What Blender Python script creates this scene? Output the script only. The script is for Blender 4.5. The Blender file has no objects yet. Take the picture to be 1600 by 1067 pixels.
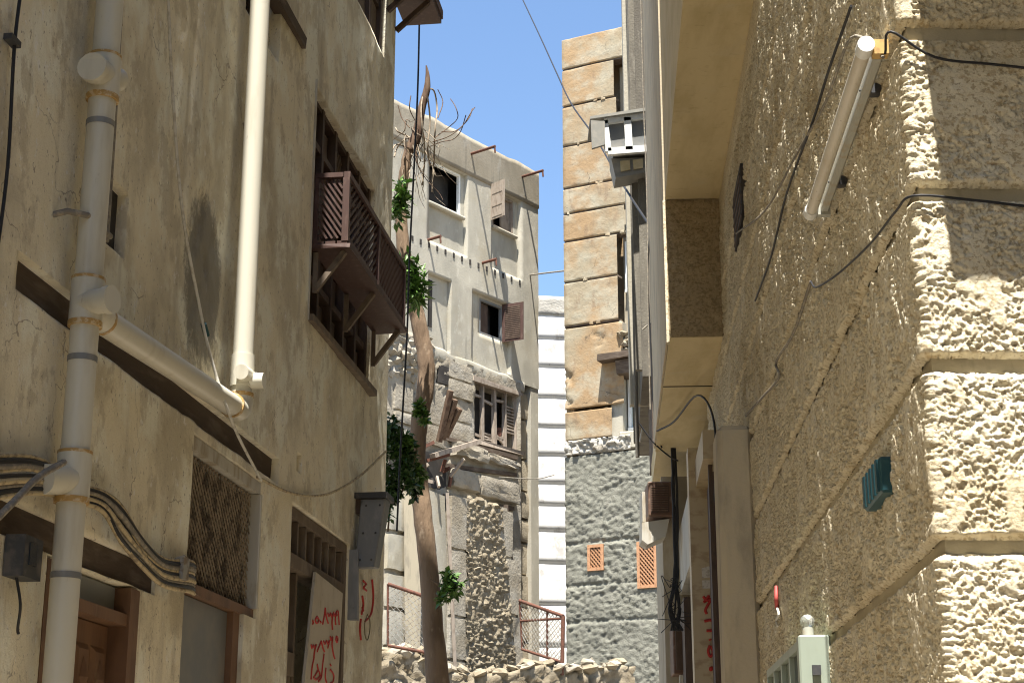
import bpy, math, random
import numpy as np
from mathutils import Vector, Matrix

random.seed(7)
SC = bpy.context.scene
COL = SC.collection

# ------------------------------------------------------------------ camera, sky, sun, exposure
F = 2560.0                              # focal length in pixels of the 1600 px wide photograph
PITCH = math.atan(753.5 / F)
EYE = 1.6
cam_d = bpy.data.cameras.new('camera')
cam_d.sensor_width = 36.0
cam_d.lens = 36.0 * F / 1600.0
cam_d.clip_start = 0.05
cam_d.clip_end = 2000
cam = bpy.data.objects.new('camera', cam_d)
cam.location = (0, 0, EYE)
cam.rotation_euler = (math.radians(90) + PITCH, 0, 0)
COL.objects.link(cam)
SC.camera = cam

SUN_DIR = Vector((0.030, 0.345, -0.938)).normalized()      # direction in which the light travels
world = bpy.data.worlds.new('World')
SC.world = world
world.use_nodes = True
wn = world.node_tree
wn.nodes.clear()
sky = wn.nodes.new('ShaderNodeTexSky')
sky.sky_type = 'NISHITA'
sky.sun_disc = False
sky.sun_elevation = math.asin(-SUN_DIR.z)
sky.sun_rotation = math.pi
sky.altitude = 10
sky.air_density = 1.15
sky.dust_density = 0.25
sky.ozone_density = 4.5
bg = wn.nodes.new('ShaderNodeBackground')
bg.inputs['Strength'].default_value = 0.075
wo = wn.nodes.new('ShaderNodeOutputWorld')
wn.links.new(sky.outputs[0], bg.inputs[0])
wn.links.new(bg.outputs[0], wo.inputs[0])

sun_d = bpy.data.lights.new('sun', 'SUN')
sun_d.energy = 5.0
sun_d.angle = math.radians(0.53)
sun_d.color = (1.0, 0.95, 0.87)
sun = bpy.data.objects.new('sun', sun_d)
sun.rotation_euler = SUN_DIR.to_track_quat('-Z', 'Y').to_euler()
sun.location = (0, -10, 40)
COL.objects.link(sun)

SC.view_settings.view_transform = 'Standard'
SC.view_settings.look = 'None'
SC.view_settings.exposure = 1.65
SC.view_settings.gamma = 1.0
SC.view_settings.use_curve_mapping = False
SC.render.engine = 'CYCLES'
SC.cycles.pixel_filter_type = 'BLACKMAN_HARRIS'
SC.cycles.filter_width = 1.1
SC.cycles.max_bounces = 8
SC.cycles.diffuse_bounces = 6
SC.cycles.use_denoising = True
SC.cycles.use_adaptive_sampling = True
SC.cycles.sample_clamp_indirect = 6.0

# ------------------------------------------------------------------ walls as measuring frames
def ray(px, py):
    a = px - 800.0
    b = 533.5 - py
    c, s = math.cos(PITCH), math.sin(PITCH)
    return (a, F * c - b * s, F * s + b * c)

def at(px, py, Y):
    r = ray(px, py)
    k = Y / r[1]
    return Vector((r[0] * k, Y, EYE + r[2] * k))

class Frame:
    """A vertical wall plane: u runs along it, z up, off stands out of it (towards the alley)."""
    def __init__(self, x0, y0, dx, dy, right):
        l = math.hypot(dx, dy)
        self.o = (x0, y0)
        self.d = (dx / l, dy / l)
        s = 1 if right else -1
        self.n = (self.d[1] * s, -self.d[0] * s)
    def uz(self, px, py, off=0.0):
        r = ray(px, py)
        n = self.n
        k = (self.o[0] * n[0] + self.o[1] * n[1] + off) / (r[0] * n[0] + r[1] * n[1])
        x, y = r[0] * k, r[1] * k
        return ((x - self.o[0]) * self.d[0] + (y - self.o[1]) * self.d[1], EYE + r[2] * k)
    def p(self, u, z, off=0.0):
        return Vector((self.o[0] + self.d[0] * u + self.n[0] * off, self.o[1] + self.d[1] * u + self.n[1] * off, z))
    def px(self, px, py, off=0.0):
        u, z = self.uz(px, py, off)
        return self.p(u, z, off)
    def arr(self, U, Z, O):
        return np.stack([self.o[0] + self.d[0] * U + self.n[0] * O, self.o[1] + self.d[1] * U + self.n[1] * O, Z], -1)
    def rect(self, tl, br, off=0.0):
        a, b = self.uz(*tl, off), self.uz(*br, off)
        return (a[0], b[0], b[1], a[1])       # u0,u1,z0,z1

LW = Frame(-2.6, 0, .131, 1, True)
RW = Frame(0.80, 0, .0573, 1, False)
YC = 38.0
CB = Frame(0.645, YC, .6, .8, True)
YT = 36.0
TW = Frame(at(880, 400, YT).x, YT, .889, -.457, True)

# ------------------------------------------------------------------ noise in numpy
def _h(i, j, s):
    n = (i.astype(np.int64) * 374761393 + j.astype(np.int64) * 668265263 + s * 1274126177) & 0x7fffffff
    n = ((n ^ (n >> 13)) * 1274126177) & 0x7fffffff
    n = (n ^ (n >> 16)) & 0x7fffffff
    return n / float(0x7fffffff)
def vnoise(x, y, s=0):
    i, j = np.floor(x), np.floor(y)
    fx, fy = x - i, y - j
    fx = fx * fx * (3 - 2 * fx)
    fy = fy * fy * (3 - 2 * fy)
    i = i.astype(np.int64); j = j.astype(np.int64)
    return (_h(i, j, s) * (1 - fx) + _h(i + 1, j, s) * fx) * (1 - fy) + (_h(i, j + 1, s) * (1 - fx) + _h(i + 1, j + 1, s) * fx) * fy
def fbm(x, y, s=0, o=4, g=.5):
    t = 0; a = 1; n = 0
    for k in range(o):
        t = t + a * vnoise(x * 2 ** k + k * 17.3, y * 2 ** k + k * 5.7, s + k)
        n += a; a *= g
    return t / n
def worley(x, y, s=0):
    i, j = np.floor(x).astype(np.int64), np.floor(y).astype(np.int64)
    f1 = np.full(x.shape, 9.0); f2 = np.full(x.shape, 9.0); idv = np.zeros(x.shape)
    for di in (-1, 0, 1):
        for dj in (-1, 0, 1):
            a, b = i + di, j + dj
            dx = a + _h(a, b, s) - x
            dy = b + _h(a, b, s + 9) - y
            d = np.sqrt(dx * dx + dy * dy)
            c = d < f1
            f2 = np.where(c, f1, np.minimum(f2, d))
            idv = np.where(c, _h(a, b, s + 5), idv)
            f1 = np.where(c, d, f1)
    return f1, f2, idv
def sstep(a, b, x):
    t = np.clip((x - a) / (b - a), 0, 1)
    return t * t * (3 - 2 * t)

# ------------------------------------------------------------------ objects
WLOC = {}
def place(o, parent):
    if parent is not None:
        o.parent = parent
    COL.objects.link(o)
def tag(o, label, cat, group=None, kind=None):
    if label: o['label'] = label
    if cat: o['category'] = cat
    if group: o['group'] = group
    if kind: o['kind'] = kind
    return o
def thing(name, loc, label, cat, group=None):
    o = bpy.data.objects.new(name, None)
    o.empty_display_size = .2
    o.location = loc
    COL.objects.link(o)
    WLOC[o] = Vector(loc)
    return tag(o, label, cat, group)
def base_of(parent):
    return WLOC.get(parent, Vector((0, 0, 0)))
def link_mesh(name, me, mat, parent, smooth=False):
    o = bpy.data.objects.new(name, me)
    if mat is not None and not me.materials:
        me.materials.append(mat)
    place(o, parent)
    WLOC[o] = base_of(parent)
    return o
def np_mesh(name, V, Q, mat, parent=None, smooth=False):
    b = base_of(parent)
    V = np.asarray(V, dtype=np.float64).reshape(-1, 3) - np.array(b)
    Q = np.asarray(Q, dtype=np.int32)
    me = bpy.data.meshes.new(name)
    nf, k = Q.shape
    me.vertices.add(len(V)); me.vertices.foreach_set('co', V.astype(np.float32).ravel())
    me.loops.add(nf * k); me.loops.foreach_set('vertex_index', Q.ravel())
    me.polygons.add(nf); me.polygons.foreach_set('loop_start', np.arange(0, nf * k, k, dtype=np.int32))
    me.polygons.foreach_set('loop_total', np.full(nf, k, dtype=np.int32))
    if smooth: me.polygons.foreach_set('use_smooth', np.ones(nf, dtype=bool))
    me.update(calc_edges=True)
    me.validate()
    return link_mesh(name, me, mat, parent)

class MB:
    """collects shapes in world coordinates and links them as one mesh"""
    def __init__(s): s.v = []; s.f = []; s.sm = []
    def add(s, vs, fs, smooth=False):
        n = len(s.v)
        s.v += [Vector(v) for v in vs]
        for f in fs:
            s.f.append([i + n for i in f]); s.sm.append(smooth)
        return s
    def hexa(s, p):     # 8 points: bottom 4 (ccw from above) then top 4
        return s.add(p, [(3, 2, 1, 0), (4, 5, 6, 7), (0, 1, 5, 4), (1, 2, 6, 5), (2, 3, 7, 6), (3, 0, 4, 7)])
    def fbox(s, fr, u0, u1, z0, z1, o0, o1, jit=0):   # box in a wall frame
        P = [fr.p(u0, z0, o0), fr.p(u1, z0, o0), fr.p(u1, z0, o1), fr.p(u0, z0, o1),
             fr.p(u0, z1, o0), fr.p(u1, z1, o0), fr.p(u1, z1, o1), fr.p(u0, z1, o1)]
        if jit:
            P = [q + Vector((random.uniform(-jit, jit), random.uniform(-jit, jit), random.uniform(-jit, jit))) for q in P]
        return s.hexa(P)
    def beam(s, a, b, w, h, up=(0, 0, 1)):
        a, b = Vector(a), Vector(b)
        d = (b - a).normalized()
        x = d.cross(Vector(up))
        if x.length < 1e-4: x = d.cross(Vector((1, 0, 0)))
        x.normalize(); y = x.cross(d).normalized()
        x *= w / 2; y *= h / 2
        return s.hexa([a - x - y, a + x - y, b + x - y, b - x - y, a - x + y, a + x + y, b + x + y, b - x + y])
    def tube(s, path, r, n=8, caps=True, smooth=True):
        path = [Vector(p) for p in path]
        m = len(path)
        rs = r if isinstance(r, (list, tuple)) else [r] * m
        prev = None; rings = []
        for i in range(m):
            d = (path[min(i + 1, m - 1)] - path[max(i - 1, 0)])
            if d.length < 1e-9: d = Vector((0, 0, 1))
            d.normalize()
            if prev is None:
                x = d.cross(Vector((0, 0, 1)))
                if x.length < .05: x = d.cross(Vector((1, 0, 0)))
            else:
                x = prev - d * prev.dot(d)
                if x.length < 1e-6: x = d.cross(Vector((.3, .7, .1)))
            x.normalize(); prev = x
            y = d.cross(x)
            rings.append([path[i] + (x * math.cos(2 * math.pi * k / n) + y * math.sin(2 * math.pi * k / n)) * rs[i] for k in range(n)])
        vs = [p for rg in rings for p in rg]
        fs = []
        for i in range(m - 1):
            for k in range(n):
                a = i * n + k; b = i * n + (k + 1) % n
                fs.append((a, b, b + n, a + n))
        s.add(vs, fs, smooth)
        if caps:
            s.add(rings[0], [list(range(n - 1, -1, -1))]); s.add(rings[-1], [list(range(n))])
        return s
    def ball(s, c, r, seg=10, rings=7, sc=(1, 1, 1)):
        vs = []; fs = []
        for i in range(rings + 1):
            t = math.pi * i / rings
            for k in range(seg):
                a = 2 * math.pi * k / seg
                vs.append(Vector(c) + Vector((math.sin(t) * math.cos(a) * sc[0], math.sin(t) * math.sin(a) * sc[1], math.cos(t) * sc[2])) * r)
        for i in range(rings):
            for k in range(seg):
                a = i * seg + k; b = i * seg + (k + 1) % seg
                fs.append((a, a + seg, b + seg, b))
        return s.add(vs, fs, True)
    def build(s, name, mat, parent=None, bevel=0):
        b = base_of(parent)
        me = bpy.data.meshes.new(name)
        me.from_pydata([tuple(v - b) for v in s.v], [], s.f)
        me.polygons.foreach_set('use_smooth', s.sm)
        me.update()
        o = link_mesh(name, me, mat, parent)
        if bevel:
            m = o.modifiers.new('bevel', 'BEVEL'); m.width = bevel; m.segments = 1; m.limit_method = 'ANGLE'
        return o

def spline(pts, k=6):
    P = [Vector(p) for p in pts]
    P = [P[0] * 2 - P[1]] + P + [P[-1] * 2 - P[-2]]
    out = []
    for i in range(1, len(P) - 2):
        for j in range(k):
            t = j / k
            a, b, c, d = P[i - 1], P[i], P[i + 1], P[i + 2]
            out.append(.5 * (2 * b + (c - a) * t + (2 * a - 5 * b + 4 * c - d) * t * t + (3 * b - a - 3 * c + d) * t ** 3))
    out.append(P[-2])
    return out

def steps(a, b, d):
    n = max(1, int(math.ceil((b - a) / d)))
    return np.linspace(a, b, n + 1)

def grid_wall(name, fr, us, zs, holes, disp, depth, mat, parent, smooth=True):
    """wall sheet with real openings and reveals; disp(U,Z) gives the relief"""
    E = set()
    us = np.unique(np.round(np.concatenate([us] + [np.array(h[:2]) for h in holes]), 4))
    zs = np.unique(np.round(np.concatenate([zs] + [np.array(h[2:4]) for h in holes]), 4))
    U, Z = np.meshgrid(us, zs, indexing='ij')
    O = disp(U, Z) if disp else np.zeros_like(U)
    V = fr.arr(U, Z, O).reshape(-1, 3)
    nu, nz = len(us), len(zs)
    idx = np.arange(nu * nz).reshape(nu, nz)
    keep = np.ones((nu - 1, nz - 1), bool)
    cu = (us[:-1] + us[1:]) / 2; cz = (zs[:-1] + zs[1:]) / 2
    for h in holes:
        keep &= ~(((cu > h[0]) & (cu < h[1]))[:, None] & ((cz > h[2]) & (cz < h[3]))[None, :])
    Q = np.stack([idx[:-1, :-1], idx[1:, :-1], idx[1:, 1:], idx[:-1, 1:]], -1)[keep]
    vs = [V]; qs = [Q]; n = len(V)
    for h in holes:
        dp = h[4] if len(h) > 4 else depth
        i0, i1 = np.searchsorted(us, round(h[0], 4)), np.searchsorted(us, round(h[1], 4))
        j0, j1 = np.searchsorted(zs, round(h[2], 4)), np.searchsorted(zs, round(h[3], 4))
        loop = [(i, j0) for i in range(i0, i1)] + [(i1, j) for j in range(j0, j1)] + [(i, j1) for i in range(i1, i0, -1)] + [(i0, j) for j in range(j1, j0, -1)]
        ids = np.array([idx[a, b] for a, b in loop])
        inner = fr.arr(np.array([us[a] for a, b in loop]), np.array([zs[b] for a, b in loop]), np.full(len(loop), -dp))
        vs.append(inner)
        k = np.arange(len(ids)); k2 = (k + 1) % len(ids)
        qs.append(np.stack([ids[k], ids[k2], n + k2, n + k], -1))
        n += len(ids)
    return np_mesh(name, np.concatenate(vs), np.concatenate(qs), mat, parent, smooth)

# ------------------------------------------------------------------ materials
def rgb(c):
    return (c[0], c[1], c[2], 1)
def make_mat(name, base, layers=(), rough=.9, bump=(), spec=.3, metallic=0.0, alpha=None, transm=None):
    """layers: dicts with col, scale (3), lo, hi, detail, fac, blob=(centre, radii)   bump: (scale3, strength, dist, detail, kind)"""
    m = bpy.data.materials.new(name)
    m.use_nodes = True
    t = m.node_tree; N = t.nodes; Lk = t.links
    N.clear()
    out = N.new('ShaderNodeOutputMaterial')
    bs = N.new('ShaderNodeBsdfPrincipled')
    Lk.new(bs.outputs[0], out.inputs[0])
    bs.inputs['Roughness'].default_value = rough
    bs.inputs['Specular IOR Level'].default_value = spec
    bs.inputs['Metallic'].default_value = metallic
    if transm:
        bs.inputs['Transmission Weight'].default_value = transm
    geo = N.new('ShaderNodeNewGeometry')
    cur = None
    def mapped(sc, off=(0, 0, 0)):
        mp = N.new('ShaderNodeMapping')
        mp.inputs['Scale'].default_value = sc
        mp.inputs['Location'].default_value = off
        Lk.new(geo.outputs['Position'], mp.inputs['Vector'])
        return mp.outputs[0]
    def noise(sc, detail=5, off=(0, 0, 0), rgh=.6):
        nz = N.new('ShaderNodeTexNoise')
        nz.inputs['Scale'].default_value = 1
        nz.inputs['Detail'].default_value = detail
        nz.inputs['Roughness'].default_value = rgh
        Lk.new(mapped(sc, off), nz.inputs['Vector'])
        return nz.outputs['Fac']
    def rng(x, lo, hi, a=0, b=1):
        r = N.new('ShaderNodeMapRange')
        r.interpolation_type = 'SMOOTHSTEP'
        r.inputs[1].default_value = lo; r.inputs[2].default_value = hi
        r.inputs[3].default_value = a; r.inputs[4].default_value = b
        Lk.new(x, r.inputs[0])
        return r.outputs[0]
    def math2(op, a, b):
        q = N.new('ShaderNodeMath'); q.operation = op
        for i, v in enumerate((a, b)):
            if isinstance(v, (int, float)): q.inputs[i].default_value = v
            else: Lk.new(v, q.inputs[i])
        return q.outputs[0]
    rgbn = N.new('ShaderNodeRGB'); rgbn.outputs[0].default_value = rgb(base)
    cur = rgbn.outputs[0]
    for i, l in enumerate(layers):
        sc = l.get('scale', 3)
        sc = (sc, sc, sc) if isinstance(sc, (int, float)) else sc
        f = noise(sc, l.get('detail', 5), (i * 3.1, i * 7.7, i * 1.3), l.get('rgh', .6))
        if l.get('crack'):
            vz = N.new('ShaderNodeTexVoronoi'); vz.feature = 'DISTANCE_TO_EDGE'
            vz.inputs['Scale'].default_value = 1
            wob = N.new('ShaderNodeTexNoise'); wob.inputs['Scale'].default_value = 5; wob.inputs['Detail'].default_value = 4
            Lk.new(geo.outputs['Position'], wob.inputs['Vector'])
            va = N.new('ShaderNodeVectorMath'); va.operation = 'MULTIPLY_ADD'
            Lk.new(wob.outputs['Color'], va.inputs[0]); va.inputs[1].default_value = (.35, .35, .35)
            Lk.new(geo.outputs['Position'], va.inputs[2])
            ms = N.new('ShaderNodeVectorMath'); ms.operation = 'MULTIPLY'
            Lk.new(va.outputs[0], ms.inputs[0]); ms.inputs[1].default_value = l['crack']
            Lk.new(ms.outputs[0], vz.inputs['Vector'])
            edge_ = rng(vz.outputs['Distance'], 0.0, l.get('wid', .012), 1, 0)
            f = math2('MULTIPLY', rng(f, .48, .62), edge_)
        if 'blob' in l:
            c, r = l['blob']
            mp = N.new('ShaderNodeMapping')
            mp.inputs['Location'].default_value = (-c[0] / r[0], -c[1] / r[1], -c[2] / r[2])
            mp.inputs['Scale'].default_value = (1 / r[0], 1 / r[1], 1 / r[2])
            Lk.new(geo.outputs['Position'], mp.inputs['Vector'])
            ln = N.new('ShaderNodeVectorMath'); ln.operation = 'LENGTH'
            Lk.new(mp.outputs[0], ln.inputs[0])
            inv = rng(ln.outputs['Value'], 0.2, 1.25, .42, -.35)
            f = math2('ADD', f, inv)
        f = rng(f, l.get('lo', .4), l.get('hi', .6))
        f = math2('MULTIPLY', f, l.get('fac', 1.0))
        mx = N.new('ShaderNodeMix'); mx.data_type = 'RGBA'
        Lk.new(f, mx.inputs[0]); Lk.new(cur, mx.inputs[6])
        mx.inputs[7].default_value = rgb(l['col'])
        cur = mx.outputs[2]
    if not isinstance(base, str):
        Lk.new(cur, bs.inputs['Base Color'])
    nrm = None
    for (sc, st, dist, det, kind) in bump:
        sc = (sc, sc, sc) if isinstance(sc, (int, float)) else sc
        if kind == 'noise':
            h = noise(sc, det, (5, 2, 9))
        else:
            vz = N.new('ShaderNodeTexVoronoi')
            vz.inputs['Scale'].default_value = 1
            Lk.new(mapped(sc), vz.inputs['Vector'])
            h = vz.outputs['Distance']
        bp = N.new('ShaderNodeBump')
        bp.inputs['Strength'].default_value = st
        bp.inputs['Distance'].default_value = dist
        Lk.new(h, bp.inputs['Height'])
        if nrm is not None: Lk.new(nrm, bp.inputs['Normal'])
        nrm = bp.outputs[0]
    if nrm is not None: Lk.new(nrm, bs.inputs['Normal'])
    return m

stain_c = LW.px(320, 440)
MAT = {}
MAT['plaster'] = make_mat('tan_plaster', (0.770, 0.708, 0.542), [
    dict(col=(0.520, 0.470, 0.353), scale=(1.3, 1.3, 1.1), lo=.43, hi=.60, fac=.85, detail=7),
    dict(col=(0.850, 0.850, 0.731), scale=(2.6, 2.6, 2.0), lo=.48, hi=.62, fac=.75, detail=7),
    dict(col=(0.453, 0.393, 0.281), scale=(4.5, 4.5, 3.4), lo=.52, hi=.60, fac=.55, detail=10, rgh=.72),
    dict(col=(0.340, 0.298, 0.229), scale=(6, 6, .7), lo=.56, hi=.72, fac=.42, detail=7),
    dict(col=(0.850, 0.850, 0.850), scale=(14, 14, 9), lo=.60, hi=.63, fac=.55, detail=9, rgh=.75),
    dict(col=(0.147, 0.138, 0.119), scale=(20, 20, 13), lo=.46, hi=.72, fac=.8, detail=12, rgh=.8, blob=(tuple(stain_c), (.36, .45, .66))),
    dict(col=(0.160, 0.131, 0.105), scale=(1.1, 1.1, 1.1), lo=.1, hi=.9, fac=.65, crack=(1.3, 1.3, .7), wid=.006),
    dict(col=(0.250, 0.215, 0.171), scale=(55, 55, 35), lo=.635, hi=.66, fac=.7)],
    bump=[(110, .45, .008, 6, 'noise'), ((14, 14, 8), .55, .025, 7, 'noise')])
MAT['stucco'] = make_mat('cream_roughcast', (0.709, 0.639, 0.472), [
    dict(col=(0.605, 0.525, 0.356), scale=(2.0, 2.0, 1.2), lo=.42, hi=.68, fac=.6),
    dict(col=(0.756, 0.710, 0.588), scale=16, lo=.52, hi=.66, fac=.5),
    dict(col=(0.473, 0.388, 0.241), scale=(.9, .9, 2.5), lo=.52, hi=.68, fac=.6, detail=7),
    dict(col=(0.284, 0.209, 0.106), scale=(75, 75, 95), lo=.53, hi=.61, fac=.6, detail=4),
    dict(col=(0.416, 0.312, 0.174), scale=(34, 34, 44), lo=.54, hi=.64, fac=.6, detail=5)],
    bump=[(160, .4, .006, 4, 'noise'), (60, .35, .008, 3, 'noise')])
MAT['stucco_shaded'] = make_mat('shaded_roughcast', (.34, .265, .155), [  # darker copy of the roughcast: the bay face's shade is in the colour
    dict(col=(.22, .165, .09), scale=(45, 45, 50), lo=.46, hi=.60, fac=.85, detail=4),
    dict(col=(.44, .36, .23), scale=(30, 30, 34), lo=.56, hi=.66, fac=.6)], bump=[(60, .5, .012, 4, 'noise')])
MAT['stucco_smooth'] = make_mat('cream_smooth_render', (.55, .48, .33), [
    dict(col=(.40, .34, .22), scale=(3, 3, 2), lo=.4, hi=.7, fac=.7),
    dict(col=(.30, .25, .16), scale=(30, 12, 12), lo=.55, hi=.75, fac=.4)],
    bump=[(120, .25, .006, 5, 'noise')])
MAT['soffit'] = make_mat('painted_soffit', (0.602, 0.502, 0.301), [
    dict(col=(0.468, 0.377, 0.201), scale=(5, 1.4, 3), lo=.40, hi=.68, fac=.8),
    dict(col=(0.351, 0.267, 0.142), scale=(14, 30, 10), lo=.58, hi=.75, fac=.5),
    dict(col=(0.570, 0.502, 0.351), scale=(2.5, 2.5, 2.5), lo=.52, hi=.7, fac=.5)],
    bump=[(90, .25, .006, 5, 'noise')])
MAT['pillar'] = make_mat('grey_beige_pillar_render', (.52, .45, .32), [
    dict(col=(.30, .26, .20), scale=(6, 6, 2), lo=.45, hi=.7, fac=.7)], bump=[(60, .3, .008, 5, 'noise')])
MAT['concrete'] = make_mat('weathered_concrete', (0.403, 0.376, 0.305), [
    dict(col=(0.302, 0.283, 0.231), scale=(1.6, 1.6, .6), lo=.40, hi=.66, fac=.8),
    dict(col=(0.336, 0.295, 0.209), scale=(.8, .8, .8), lo=.5, hi=.7, fac=.7),
    dict(col=(0.184, 0.172, 0.142), scale=(4, 4, .35), lo=.60, hi=.76, fac=.6),
    dict(col=(0.502, 0.476, 0.396), scale=(5, 5, 3), lo=.56, hi=.7, fac=.5)],
    bump=[(25, .25, .02, 6, 'noise')])
MAT['parapet'] = make_mat('stained_parapet_concrete', (0.277, 0.244, 0.185), [
    dict(col=(0.198, 0.172, 0.125), scale=(1.4, 1.4, .5), lo=.42, hi=.66, fac=.8),
    dict(col=(0.132, 0.119, 0.092), scale=(4, 4, .4), lo=.58, hi=.74, fac=.7),
    dict(col=(0.343, 0.317, 0.264), scale=(3, 3, 2), lo=.58, hi=.7, fac=.5)],
    bump=[(22, .3, .02, 6, 'noise')])
MAT['masonry'] = make_mat('old_lime_masonry', (0.310, 0.277, 0.218), [
    dict(col=(0.218, 0.185, 0.132), scale=(2.2, 2.2, 1.6), lo=.42, hi=.65, fac=.8),
    dict(col=(0.370, 0.350, 0.304), scale=(1.1, 1.1, 1.4), lo=.50, hi=.66, fac=.7),
    dict(col=(0.132, 0.112, 0.086), scale=(9, 9, 6), lo=.60, hi=.75, fac=.6)],
    bump=[(18, .5, .04, 7, 'noise'), (60, .3, .01, 4, 'noise')])
MAT['rubble'] = make_mat('coral_rubble', (0.244, 0.205, 0.142), [
    dict(col=(0.170, 0.136, 0.088), scale=5, lo=.40, hi=.65, fac=.8),
    dict(col=(0.312, 0.278, 0.216), scale=3.2, lo=.52, hi=.7, fac=.7),
    dict(col=(0.091, 0.074, 0.051), scale=16, lo=.60, hi=.75, fac=.6)],
    bump=[(30, .6, .03, 6, 'noise')])
MAT['quoin'] = make_mat('sandy_quoin_stone', (0.340, 0.292, 0.211), [
    dict(col=(0.258, 0.218, 0.150), scale=(3, 3, 2), lo=.45, hi=.7, fac=.7),
    dict(col=(0.163, 0.129, 0.088), scale=(10, 10, 8), lo=.60, hi=.75, fac=.6)],
    bump=[(25, .45, .03, 6, 'noise')])
MAT['tower'] = make_mat('tan_plastered_stone', (0.288, 0.242, 0.164), [
    dict(col=(0.308, 0.205, 0.108), scale=(.8, .8, .5), lo=.40, hi=.58, fac=.9),
    dict(col=(0.362, 0.333, 0.253), scale=(1.6, 1.6, 2.0), lo=.44, hi=.66, fac=.75),
    dict(col=(0.208, 0.147, 0.094), scale=(6, 6, 2.4), lo=.54, hi=.70, fac=.6),
    dict(col=(0.135, 0.114, 0.080), scale=(14, 14, 10), lo=.62, hi=.78, fac=.6),
    dict(col=(0.093, 0.073, 0.050), scale=(.9, .9, .9), fac=.8, crack=(.9, .9, .9), wid=.010)],
    bump=[(14, .35, .03, 6, 'noise'), (50, .25, .01, 4, 'noise')])
MAT['tower_grey'] = make_mat('grey_daubed_rubble', (0.198, 0.196, 0.160), [
    dict(col=(0.154, 0.152, 0.124), scale=(3, 3, 3), lo=.42, hi=.66, fac=.8),
    dict(col=(0.242, 0.236, 0.196), scale=(6, 6, 6), lo=.50, hi=.68, fac=.7),
    dict(col=(0.122, 0.116, 0.094), scale=(14, 14, 12), lo=.58, hi=.72, fac=.6)],
    bump=[(30, .6, .025, 7, 'noise')])
MAT['white'] = make_mat('whitewash', (0.640, 0.640, 0.624), [
    dict(col=(0.440, 0.424, 0.400), scale=(2.6, 2.6, 2), lo=.58, hi=.68, fac=.8),
    dict(col=(0.360, 0.336, 0.296), scale=(8, 8, 4), lo=.66, hi=.74, fac=.8)], bump=[(20, .2, .02, 5, 'noise')])
MAT['white_bare'] = make_mat('bared_whitewash_stone', (0.420, 0.399, 0.350), [
    dict(col=(0.280, 0.252, 0.203), scale=(2.5, 2.5, 2), lo=.45, hi=.6, fac=.9)], bump=[(16, .5, .04, 6, 'noise')])
MAT['timber'] = make_mat('dark_old_timber', (.085, .062, .045), [
    dict(col=(.16, .125, .095), scale=(4, 4, 18), lo=.45, hi=.7, fac=.8)], bump=[((8, 8, 60), .4, .01, 4, 'noise')], rough=.8)
MAT['wood_dark'] = make_mat('dark_brown_joinery', (.075, .050, .036), [
    dict(col=(.13, .09, .065), scale=(12, 12, 3), lo=.45, hi=.7, fac=.8),
    dict(col=(.035, .026, .02), scale=(5, 5, 5), lo=.55, hi=.75, fac=.7)], rough=.65, bump=[((60, 60, 8), .25, .006, 4, 'noise')])
MAT['wood_red'] = make_mat('maroon_painted_wood', (.070, .038, .030), [
    dict(col=(.125, .08, .064), scale=(25, 25, 6), lo=.5, hi=.72, fac=.7),
    dict(col=(.07, .035, .03), scale=(8, 8, 8), lo=.58, hi=.75, fac=.6)], rough=.55, bump=[((70, 70, 10), .2, .005, 4, 'noise')])
MAT['wood_shop'] = make_mat('dusty_brown_joinery', (.15, .115, .083), [
    dict(col=(.22, .18, .135), scale=(14, 14, 4), lo=.45, hi=.7, fac=.8),
    dict(col=(.07, .052, .04), scale=(6, 6, 6), lo=.55, hi=.75, fac=.7)], rough=.75, bump=[((60, 60, 8), .25, .006, 4, 'noise')])
MAT['wood_grey'] = make_mat('sun_bleached_wood', (.30, .25, .20), [
    dict(col=(.18, .14, .105), scale=(14, 14, 5), lo=.45, hi=.68, fac=.8)], bump=[((50, 50, 8), .35, .01, 4, 'noise')], rough=.85)
MAT['door'] = make_mat('orange_brown_door', (.19, .105, .058), [
    dict(col=(.12, .065, .038), scale=(8, 8, 2.5), lo=.42, hi=.68, fac=.8),
    dict(col=(.25, .165, .10), scale=(20, 20, 6), lo=.55, hi=.75, fac=.5)], rough=.5, bump=[((60, 60, 8), .15, .005, 4, 'noise')])
MAT['pvc'] = make_mat('white_plastic_pipe', (0.581, 0.558, 0.465), [
    dict(col=(0.382, 0.337, 0.247), scale=(9, 9, 1.5), lo=.50, hi=.75, fac=.6),
    dict(col=(0.314, 0.268, 0.186), scale=(40, 40, 14), lo=.66, hi=.76, fac=.5)], rough=.38, spec=.45)
MAT['glue'] = make_mat('brown_pipe_cement', (.42, .27, .10), [
    dict(col=(.62, .52, .36), scale=40, lo=.5, hi=.6, fac=.7)], rough=.5)
MAT['cable_black'] = make_mat('black_cable', (.022, .022, .024), rough=.5)
MAT['cable_grey'] = make_mat('grey_dusty_cable', (.20, .18, .15), [dict(col=(.33, .29, .22), scale=30, lo=.45, hi=.65)], rough=.7)
MAT['cable_tan'] = make_mat('yellowed_cable', (.50, .41, .25), [dict(col=(.25, .20, .13), scale=25, lo=.45, hi=.65)], rough=.7)
MAT['cable_white'] = make_mat('white_cable', (.62, .60, .54), [dict(col=(.45, .42, .35), scale=20, lo=.45, hi=.65)], rough=.6)
MAT['metal_grey'] = make_mat('dull_grey_steel', (.21, .215, .215), [
    dict(col=(.30, .29, .27), scale=(14, 14, 5), lo=.45, hi=.7, fac=.7),
    dict(col=(.10, .085, .07), scale=(9, 9, 9), lo=.60, hi=.75, fac=.7)], rough=.55, metallic=.25, bump=[(14, .15, .01, 3, 'noise')])
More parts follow.
